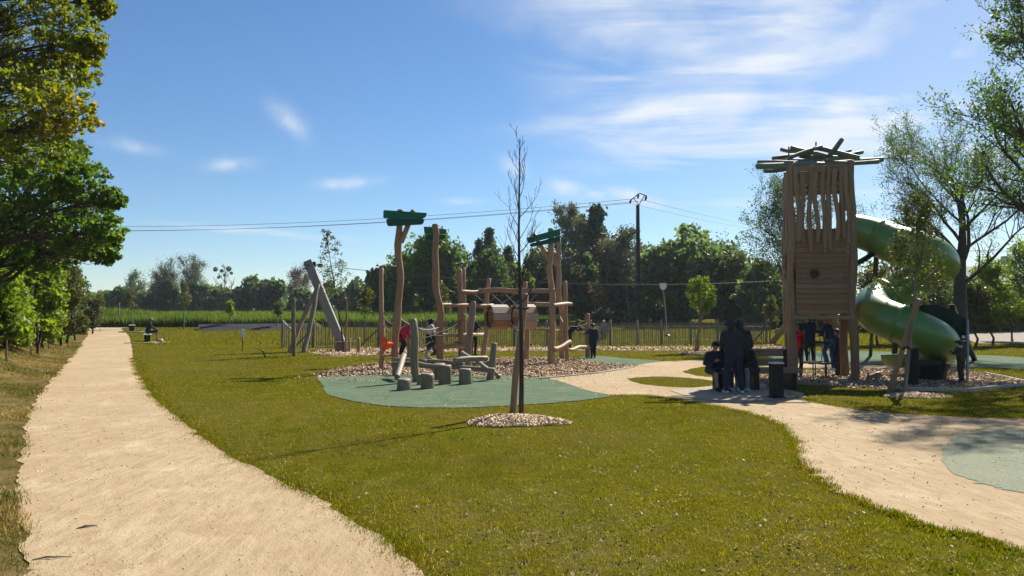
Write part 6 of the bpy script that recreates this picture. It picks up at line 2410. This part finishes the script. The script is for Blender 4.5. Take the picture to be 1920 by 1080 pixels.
def fuse(name, caps, voxel, mats, regions, smooth_it=3):
    """union of tapered limbs as one continuous surface; material by the nearest limb"""
    V, F = capsules_mesh(caps)
    me = bpy.data.meshes.new('tmp'); me.from_pydata(V.tolist(), [], F); me.update()
    o = bpy.data.objects.new('tmp', me); C.objects.link(o)
    md = o.modifiers.new('r', 'REMESH'); md.mode = 'VOXEL'; md.voxel_size = voxel; md.use_smooth_shade = True
    sm = o.modifiers.new('s', 'SMOOTH'); sm.factor = .5; sm.iterations = smooth_it
    dc = o.modifiers.new('d', 'DECIMATE'); dc.ratio = .26
    dg = bpy.context.evaluated_depsgraph_get()
    me2 = bpy.data.meshes.new_from_object(o.evaluated_get(dg))
    bpy.data.objects.remove(o); bpy.data.meshes.remove(me)
    me2.name = name
    me2.materials.clear()
    for m in mats:
        me2.materials.append(MATS[m])
    n = len(me2.polygons)
    cen = np.empty(n * 3); me2.polygons.foreach_get('center', cen); cen = cen.reshape(-1, 3)
    best = np.full(n, 1e9); idx = np.zeros(n, np.int32)
    for (p0, r0, p1, r1, reg) in caps:
        p0, p1 = np.asarray(p0, float), np.asarray(p1, float)
        d = p1 - p0; L2 = (d * d).sum() + 1e-9
        t = np.clip(((cen - p0) @ d) / L2, 0, 1)
        ds = np.linalg.norm(cen - p0 - t[:, None] * d, axis=1) - (r0 + (r1 - r0) * t)
        m = ds < best
        best[m] = ds[m]; idx[m] = regions[reg]
    me2.polygons.foreach_set('material_index', idx)
    me2.polygons.foreach_set('use_smooth', np.ones(n, bool))
    me2.update()
    return me2


STAND = dict(pelvis=(0, 0, .96), chest=(0, .0, 1.28), neck=(0, .0, 1.49), head=(0, .025, 1.62), shL=(-.185, 0, 1.42), shR=(.185, 0, 1.42), elL=(-.23, -.03, 1.14), elR=(.23, -.03, 1.14), wrL=(-.24, .06, .90), wrR=(.24, .06, .90),
             hipL=(-.095, 0, .93), hipR=(.095, 0, .93), knL=(-.10, .02, .50), knR=(.10, .02, .50), anL=(-.10, -.02, .09), anR=(.10, -.02, .09))
UPPER = ('chest', 'neck', 'head', 'shL', 'shR', 'elL', 'elR', 'wrL', 'wrR')


def lean(J, ang, twist=0.0):
    J = dict(J)
    p = np.array(J['pelvis'])
    c, s = math.cos(R(ang)), math.sin(R(ang))
    for k in UPPER:
        v = np.array(J[k]) - p
        y, z = v[1] * c + v[2] * s, -v[1] * s + v[2] * c
        J[k] = tuple(p + np.array([v[0], y, z]))
    return J


def sit(h=.45, spread=.10, feet=.42, recline=0):
    J = dict(STAND)
    d = STAND['pelvis'][2] - (h + .09)
    for k in J:
        J[k] = (J[k][0], J[k][1], J[k][2] - d)
    z = h + .07
    J.update(hipL=(-.095, 0, z), hipR=(.095, 0, z), knL=(-spread, .42, z + .02), knR=(spread, .42, z + .02), anL=(-spread, feet, .09), anR=(spread, feet, .09))
    if recline:
        J = lean(J, recline)
    J.update(wrL=(-.14, .34, z + .12), wrR=(.14, .34, z + .12), elL=(-.24, .06, z + .24), elR=(.24, .06, z + .24))
    return J


def person(label, loc, rz, H, J, top, legs, shoe, skin='skin_light', hair='hair_brown', hairstyle='short', head_k=1.0, hood=False, shorts=False, coat=False, bulk=1.0, sleeves=True, collar=None, group=None, foot_dir=None, look=(0, 0), pack=None):
    s = H / 1.75
    A = {k: np.array(v, float) for k, v in J.items()}
    caps = []

    def cap(a, ra, b, rb, reg):
        caps.append((np.array(a, float) * s, ra * s, np.array(b, float) * s, rb * s, reg))
    b = bulk
    P, Ch, Nk, Hd = A['pelvis'], A['chest'], A['neck'], A['head']
    X = unit(A['shR'] - A['shL'])
    upd = unit(Nk - P)
    fw = unit(np.cross(upd, X))
    if fw[1] < -.2 and False:
        fw = -fw
    # trunk
    cap(A['hipL'] + [0, 0, .02], .115 * b, A['hipR'] + [0, 0, .02], .115 * b, 'legs')
    for sx in (-.065, .065):
        cap(P + X * sx * 1.1 + upd * .03, .118 * b, Ch + X * sx * 1.25, .122 * b, 'top')
    cap(Ch + fw * .015, .125 * b, Ch + upd * .10, .10 * b, 'top')
    cap(A['shL'] * .9 + A['shR'] * .1, .078 * b, A['shR'] * .9 + A['shL'] * .1, .078 * b, 'top')
    cap(Nk - upd * .06, .075, Nk, .06, 'top')
    cap(Nk - upd * .02, .05, Hd - upd * .06 if np.linalg.norm(Hd - Nk) > .08 else Hd, .05, 'skin')
    if coat:
        cap(P + upd * .02, .15 * b, P - [0, 0, .16], .165 * b, 'top')
    else:
        cap(P + X * -.05 - [0, 0, .01], .123 * b, P + X * .05 - [0, 0, .01], .123 * b, 'top')
    # head: skull, jaw, face; look = (turn, nod) degrees
    hk = head_k
    hu = unit(Hd - Nk) * .6 + upd * .4
    hu = unit(hu)
    tz = R(look[0])
    hx = unit(X * math.cos(tz) + fw * math.sin(tz)); hf = unit(np.cross(hu, hx))
    nd = R(look[1]); hf, hu = unit(hf * math.cos(nd) - hu * math.sin(nd)), unit(hu * math.cos(nd) + hf * math.sin(nd))
    q = lambda x, y, z: Hd + (hx * x + hf * y + hu * z) * hk
    cap(q(0, -.015, .035), .083 * hk, q(0, -.03, .02), .085 * hk, 'skin')
    cap(q(0, .03, .02), .066 * hk, q(0, .03, -.055), .050 * hk, 'skin')
    cap(q(0, .045, -.07), .035 * hk, q(0, .05, -.08), .03 * hk, 'skin')
    cap(q(0, .085, .012), .012 * hk, q(0, .102, -.022), .016 * hk, 'skin')
    for sx in (-1, 1):
        cap(q(sx * .033, .082, .012), .013 * hk, q(sx * .038, .080, .012), .012 * hk, 'eye')
        cap(q(sx * .080, -.005, .012), .018 * hk, q(sx * .084, -.012, -.02), .014 * hk, 'skin')
    cap(q(-.02, .083, -.055), .011 * hk, q(.02, .083, -.055), .011 * hk, 'lip')
    if hood:
        cap(q(0, -.03, .045), .108 * hk, q(0, -.05, -.02), .105 * hk, 'top')
        cap(q(0, -.05, -.05), .09 * hk, Nk - fw * .03, .09, 'top')
        cap(q(-.06, .01, .05), .055 * hk, q(.06, .01, .05), .055 * hk, 'top')
    # arms and hands
    for S_ in ('L', 'R'):
        sh, el, wr = A['sh' + S_], A['el' + S_], A['wr' + S_]
        cap(sh, .066 * b, el, .052 * b, 'top')
        cap(el, .052 * b, wr, .040 * b if sleeves else .032, 'top' if sleeves else 'skin')
        d = unit(wr - el)
        side = unit(np.cross(d, [0, 0, 1]) if abs(d[2]) < .9 else np.cross(d, [0, 1, 0]))
        if (S_ == 'L') == (np.dot(side, X) < 0):
            pass
        nrm = np.cross(side, d)
        for k in (-.5, .5):
            cap(wr + d * .02 + side * .018 * k, .019, wr + d * .085 + side * .04 * k, .017, 'skin')
        for k, ln in enumerate((.068, .078, .072, .056)):
            f0 = wr + d * .088 + side * (.030 - .020 * k)
            f1 = f0 + d * ln * .55 + nrm * .006
            cap(f0, .0105, f1, .0098, 'skin')
            cap(f1, .0098, f1 + unit(d * .75 + nrm * .66) * ln * .5, .0085, 'skin')
        t0 = wr + d * .03 + side * .028
        t1 = t0 + unit(d * .7 + side * .7) * .04
        cap(t0, .0135, t1, .0118, 'skin'); cap(t1, .0118, t1 + unit(d * .95 + side * .2 + nrm * .3) * .032, .0095, 'skin')
        # legs and shoes
        hp, kn, an = A['hip' + S_], A['kn' + S_], A['an' + S_]
        cap(hp, .098 * b, kn, .066 * b, 'legs')
        if shorts:
            cap(kn, .054, kn * .3 + an * .7 + [0, 0, .0], .045, 'skin'); cap(kn * .3 + an * .7, .044, an, .038, 'skin')
            cap(kn * .85 + an * .15, .060, kn * .6 + an * .4, .058, 'skin')
        else:
            mid = kn * .65 + an * .35 + fw * -.012
            cap(kn, .066 * b, mid, .064 * b, 'legs'); cap(mid, .064 * b, an + [0, 0, .02], .052 * b, 'legs')
        fd = np.array(foot_dir if foot_dir is not None else (0.12 if S_ == 'R' else -.12, 1, 0), float)
        fd = unit(fd)
        cap(an + [0, 0, -.02], .048, an + fd * .05 + [0, 0, -.045], .046, 'shoe')
        cap(an - fd * .03 + [0, 0, -.047], .041, an + fd * .17 + [0, 0, -.053], .036, 'shoe')
    if collar:
        for k in range(7):
            a = k * math.pi * 2 / 7
            c = Nk + (X * math.cos(a) + fw * math.sin(a)) * .085 - upd * .005
            cap(c, .035, c + upd * .01, .035, 'collar')
    regs = ['top', 'legs', 'skin', 'shoe', 'eye', 'lip'] + (['collar'] if collar else [])
    mats = [top, legs, skin, shoe, 'eye', 'lip'] + ([collar] if collar else [])
    me = fuse('person', caps, .0125 * max(.72, s), mats, {r: i for i, r in enumerate(regs)})
    o = link('person', me, None, Matrix.Translation(Vector(loc)) @ Matrix.Rotation(rz, 4, 'Z'))
    tag(o, label, 'person', group)
    # hair
    if hairstyle and not hood:
        hc = []

        def hcap(a, ra, b_, rb):
            hc.append((np.array(a) * s, ra * s, np.array(b_) * s, rb * s, 'h'))
        hcap(q(0, -.025, .05), .088 * hk, q(0, -.05, .02), .086 * hk)
        hcap(q(-.05, .035, .075), .036 * hk, q(.05, .035, .075), .036 * hk)
        if hairstyle == 'long':
            hcap(q(0, -.06, 0), .082 * hk, q(0, -.08, -.14), .06 * hk)
            for sx in (-1, 1):
                hcap(q(sx * .065, -.02, .02), .04 * hk, q(sx * .075, -.04, -.12), .03 * hk)
        elif hairstyle == 'curly':
            rs = np.random.default_rng(3)
            for k in range(26):
                v = unit(rs.standard_normal(3) + np.array([0, -.4, .5]))
                if v[2] < -.3:
                    continue
                c = q(v[0] * .105, -.02 + v[1] * .11, .04 + v[2] * .095)
                hcap(c, .034 * hk, c, .034 * hk)
        elif hairstyle == 'bald':
            hc.clear()
            hcap(q(0, -.06, -.005), .052 * hk, q(0, -.065, -.02), .05 * hk)
            for sx in (-1, 1):
                hcap(q(sx * .07, -.03, .0), .022 * hk, q(sx * .06, -.06, -.02), .03 * hk)
        elif hairstyle == 'bun':
            hcap(q(0, -.11, .07), .045 * hk, q(0, -.12, .08), .04 * hk)
        rs = np.random.default_rng(17)
        for k in range(14):
            v = unit(rs.standard_normal(3) + np.array([0, -.3, .9]))
            if hairstyle == 'bald':
                break
            c = q(v[0] * .082, -.025 + v[1] * .085, .045 + v[2] * .08)
            hcap(c, .014 * hk, c + (hx * rs.normal(0, .02) - hu * .02) * hk, .012 * hk)
        hm = fuse('hair', hc, .010 * max(.75, s), [hair], {'h': 0}, 1)
        link('hair', hm, o, Matrix.Identity(4))
    return o


def people():
    pi = math.pi
    # man on the far bench, facing right
    g = G(277, 641.5)
    J = sit(.47, .13, .50)
    J = lean(J, 12)
    J.update(wrL=(-.13, .47, .62), wrR=(.13, .47, .62), elL=(-.25, .17, .82), elR=(.25, .17, .82))
    person('bald man in dark jacket and shorts sitting on the bench by the path', (g.x, g.y, g.z + .02), R(-64), 1.90, J, 'black_cloth', 'dark_denim', 'shoe_dark', 'skin_mid', 'hair_black', 'bald', shorts=True, bulk=1.12)
    # two adults standing before the bench
    g = G(1377, 738)
    J = lean(STAND, 16)
    J.update(knL=(-.15, .05, .5), anL=(-.19, .0, .09), knR=(.14, .04, .5), anR=(.17, -.05, .09), elL=(-.27, .10, 1.12), wrL=(-.16, .34, 1.0), elR=(.28, .08, 1.12), wrR=(.18, .34, .98))
    person('hooded adult in dark clothes and white shoes, back turned, standing before the bench', (g.x, g.y, 0), R(8), 1.56, J, 'charcoal', 'dark_denim', 'shoe_white', 'skin_dark', hood=True, bulk=1.22, look=(0, 18))
    g = G(1393, 733)
    J = lean(STAND, 26)
    J.update(elL=(-.25, .30, 1.12), wrL=(-.12, .46, .92), elR=(.27, .26, 1.08), wrR=(.20, .46, .86), knR=(.12, .08, .5), anR=(.13, .02, .09))
    person('second hooded adult, all in black, bending over the bench beside the first', (g.x, g.y, 0), R(-4), 1.58, J, 'black_cloth', 'black_cloth', 'shoe_dark', 'skin_dark', hood=True, bulk=1.12, look=(-20, 25))
    # seated on the bench
    by = 16.27
    J = sit(.43, .12, .50)
    J = lean(J, 14)
    J.update(wrL=(-.05, .26, .78), wrR=(.07, .26, .76), elL=(-.26, .06, .70), elR=(.26, .08, .70))
    p = at(1336, 700, by)
    person('boy in navy jacket with bare lower legs seated at the left bench end', (p.x, by + .05, .02), pi + .25, 1.42, J, 'navy', 'navy', 'shoe_dark', 'skin_mid', 'hair_black', 'short', head_k=1.1, shorts=True, look=(-10, 12))
    p = at(1358, 700, by)
    J = sit(.44, .10, .44)
    person('child in blue trousers sitting on the bench half hidden by the adult', (p.x, by + .05, .01), pi, 1.36, J, 'navy', 'dark_denim', 'shoe_white', 'skin_mid', 'hair_black', 'short', head_k=1.1)
    p = at(1388, 700, by)
    J = sit(.44, .12, .42)
    person('child in grey trousers on the bench behind the standing adults', (p.x, by + .05, .01), pi - .1, 1.38, J, 'black_cloth', 'grey_cloth', 'shoe_white', 'skin_mid', 'hair_black', 'short', head_k=1.1)
    p = at(1412, 700, by)
    J = sit(.43, .10, .40)
    J = lean(J, 22)
    J.update(wrL=(-.10, .40, .62), wrR=(.10, .40, .62), elL=(-.24, .16, .70), elR=(.24, .16, .70))
    person('curly black haired child in dark jacket bending forward on the bench', (p.x, by + .05, .01), pi / 2 + .45, 1.50, J, 'black_cloth', 'charcoal', 'shoe_white', 'skin_dark', 'hair_black', 'curly', head_k=1.08, bulk=1.1)
    # children under the tower
    J = dict(STAND); J.update(elL=(-.28, .12, 1.2), wrL=(-.2, .34, 1.36), elR=(.26, .12, 1.18), wrR=(.18, .34, 1.25))
    p = TT(.22, .70, 0)
    person('child in red jacket standing at the left tower post', (p.x, p.y, .01), R(-60), 1.38, J, 'red_cloth', 'black_cloth', 'shoe_dark', 'skin_light', 'hair_blond', 'short', head_k=1.12)
    p = TT(.46, .34, .44)
    J = dict(STAND); J.update(elL=(-.28, .16, 1.25), wrL=(-.16, .36, 1.45), elR=(.27, .12, 1.2), wrR=(.2, .34, 1.38), knL=(-.11, .10, .52), anL=(-.12, .0, .09))
    person('child in navy jacket seen from behind standing on the rope net', (p.x, p.y, .42), R(10), 1.20, J, 'navy', 'dark_denim', 'shoe_white', 'skin_light', 'hair_black', 'short', head_k=1.16)
    p = TT(.98, .40, 0)
    J = lean(STAND, 12); J.update(elL=(-.27, .22, 1.2), wrL=(-.2, .42, 1.25), elR=(.25, .2, 1.15), wrR=(.2, .4, 1.1), knL=(-.1, .22, .62), anL=(-.1, .10, .28))
    person('blond child in navy top climbing at the right of the rope net', (p.x, p.y, .22), R(55), 1.42, J, 'navy', 'blue_denim', 'shoe_white', 'skin_light', 'hair_blond', 'long', head_k=1.12)
    p = TT(1.30, 1.55, 0)
    person('child in blue standing behind the right rear tower post', (p.x, p.y, .01), R(40), 1.25, dict(STAND), 'dark_denim', 'navy', 'shoe_dark', 'skin_light', 'hair_brown', 'short', head_k=1.15)
    # child by the slide exit
    g = G(1803, 719)
    J = lean(STAND, 6); J.update(elL=(-.27, .1, 1.2), wrL=(-.22, .3, 1.3), anL=(-.14, -.05, .09), anR=(.14, .06, .09), knR=(.12, .08, .5))
    person('child in dark jacket walking behind the slide end and steel post', (g.x, g.y, .01), R(20), 1.02, J, 'olive_cloth', 'charcoal', 'shoe_dark', 'skin_light', 'hair_brown', 'short', head_k=1.25, collar='white_cloth')
    # children at the climbing frame
    g = G(1112, 672)
    J = dict(STAND); J.update(elL=(-.30, .12, 1.26), wrL=(-.34, .34, 1.28), anL=(-.07, -.02, .09), anR=(.08, .0, .09), knL=(-.08, .02, .5), knR=(.09, .02, .5))
    person('child in long navy coat with fur hood, back turned, at the end post', (g.x, g.y, .01), R(6), 1.30, J, 'navy', 'black_cloth', 'shoe_dark', 'skin_light', 'hair_brown', 'short', head_k=1.15, coat=True, bulk=1.15, collar='fur_trim')
    g = G(1074, 668)
    J = lean(STAND, 42); J.update(elR=(.26, .55, 1.12), wrR=(.2, .72, 1.12), elL=(-.26, .5, 1.05), wrL=(-.18, .7, 1.08), knL=(-.12, .10, .52), anL=(-.12, -.05, .09))
    person('child in dark clothes leaning forward over the rope toward the end post', (g.x - .1, g.y + .3, .18), R(-80), 1.40, J, 'black_cloth', 'black_cloth', 'shoe_white', 'skin_light', 'hair_brown', 'short', head_k=1.12, look=(0, -20))
    g = G(888, 667)
    J = dict(STAND); J.update(elL=(-.27, .16, 1.22), wrL=(-.22, .36, 1.3), elR=(.25, .14, 1.18), wrR=(.1, .34, 1.2))
    person('grey haired adult in navy jacket standing behind the leaning log post', (g.x, g.y, .01), R(-35), 1.60, J, 'navy', 'black_cloth', 'shoe_dark', 'skin_light', 'hair_grey', 'short')
    g = G(800, 672)
    J = lean(STAND, 18); J.update(elL=(-.30, .28, 1.25), wrL=(-.16, .50, 1.22), elR=(.30, .26, 1.22), wrR=(.12, .50, 1.15), knR=(.12, .22, .60), anR=(.12, .05, .24), knL=(-.13, .16, .52))
    person('child in white and black jacket climbing in the rope net', (g.x, g.y + .2, .10), R(-65), 1.42, J, 'white_cloth', 'charcoal', 'shoe_white', 'skin_light', 'hair_black', 'long', head_k=1.12, collar='black_cloth', look=(20, 0))
    g = G(806, 668)
    J = lean(STAND, 22); J.update(elL=(-.28, .32, 1.2), wrL=(-.16, .52, 1.2), elR=(.28, .3, 1.15), wrR=(.15, .5, 1.1))
    person('child in pale pink top stooping behind the net climber', (g.x + .12, g.y + .5, .02), R(70), 1.48, J, 'pink_cloth', 'black_cloth', 'shoe_dark', 'skin_light', 'hair_black', 'short', head_k=1.1)
    g = G(764, 676)
    J = lean(STAND, 48)
    J.update(elL=(-.24, .46, .96), wrL=(-.18, .58, .72), elR=(.24, .46, .94), wrR=(.2, .56, .70), knL=(-.12, .14, .52), knR=(.12, .12, .52))
    person('child in crimson coat bending down behind the tall post', (g.x - .22, g.y, .20), R(-100), 1.36, J, 'crimson', 'black_cloth', 'shoe_dark', 'skin_light', 'hair_brown', 'short', head_k=1.12, hood=True, coat=True, bulk=1.4)
    # someone beyond the fence
    Y = 47.0
    b = ground_at(1132, Y)
    person('person beyond the paling fence, only the head showing', (b.x, Y, b.z - .38), R(160), 1.62, dict(STAND), 'grey_cloth', 'charcoal', 'shoe_dark', 'skin_light', 'hair_grey', 'short')
    # jacket slumped over the low rope
    out = [(716, 628), (721, 631), (727, 637), (733, 641), (738, 643), (736, 648), (732, 653), (726, 655), (720, 657), (716, 651), (714, 640)]
    Yj = 22.35
    rings = []
    cx, cyj = 725, 645
    for f, dy in ((1.0, 0.0), (.92, -.07), (.62, -.15), (.3, -.19)):
        rings.append([at(cx + (x - cx) * f, cyj + (y - cyj) * f, Yj + dy + (.03 if i % 2 else -.03) * (1 if f > .5 else .5)) for i, (x, y) in enumerate(out)])
    back = [at(cx + (x - cx) * .8, cyj + (y - cyj) * .8, Yj + .12) for (x, y) in out]
    m = len(out)
    V = [v for r_ in rings for v in r_] + [at(cx, cyj, Yj - .2)] + back + [at(cx, cyj, Yj + .15)]
    F = []
    for r_ in range(3):
        for i in range(m):
            F.append((r_ * m + i, r_ * m + (i + 1) % m, (r_ + 1) * m + (i + 1) % m, (r_ + 1) * m + i))
    cf = 4 * m
    for i in range(m):
        F.append((3 * m + i, 3 * m + (i + 1) % m, cf))
        F.append(((i + 1) % m, i, cf + 1 + i, cf + 1 + (i + 1) % m))
        F.append((cf + 1 + (i + 1) % m, cf + 1 + i, cf + 1 + m))
    tag(pydata('jacket', V, F, 'orange_cloth', smooth=False), 'orange jacket slumped over the low rope beside the leftmost post', 'jacket')


people()



# ------------------------------------------------------------------ the air
def haze():
    m = bpy.data.materials.new('haze_air')
    m.use_nodes = True
    N, L = m.node_tree.nodes, m.node_tree.links
    N.clear()
    out = N.new('ShaderNodeOutputMaterial')
    v = N.new('ShaderNodeVolumePrincipled')
    v.inputs['Color'].default_value = (0.82, 0.90, 1.0, 1)
    v.inputs['Density'].default_value = 0.00022
    v.inputs['Anisotropy'].default_value = 0.3
    L.new(v.outputs[0], out.inputs['Volume'])
    me = bpy.data.meshes.new('haze')
    bm = bmesh.new()
    bmesh.ops.create_cube(bm, size=1.0)
    bm.to_mesh(me); bm.free()
    me.materials.append(m)
    o = link('haze', me, None, Matrix.Translation((0, 560, 9.5)) @ Matrix.Diagonal((1420, 1290, 23, 1)))
    tag(o, 'thin pale air over the whole place', 'haze', kind='stuff')


haze()
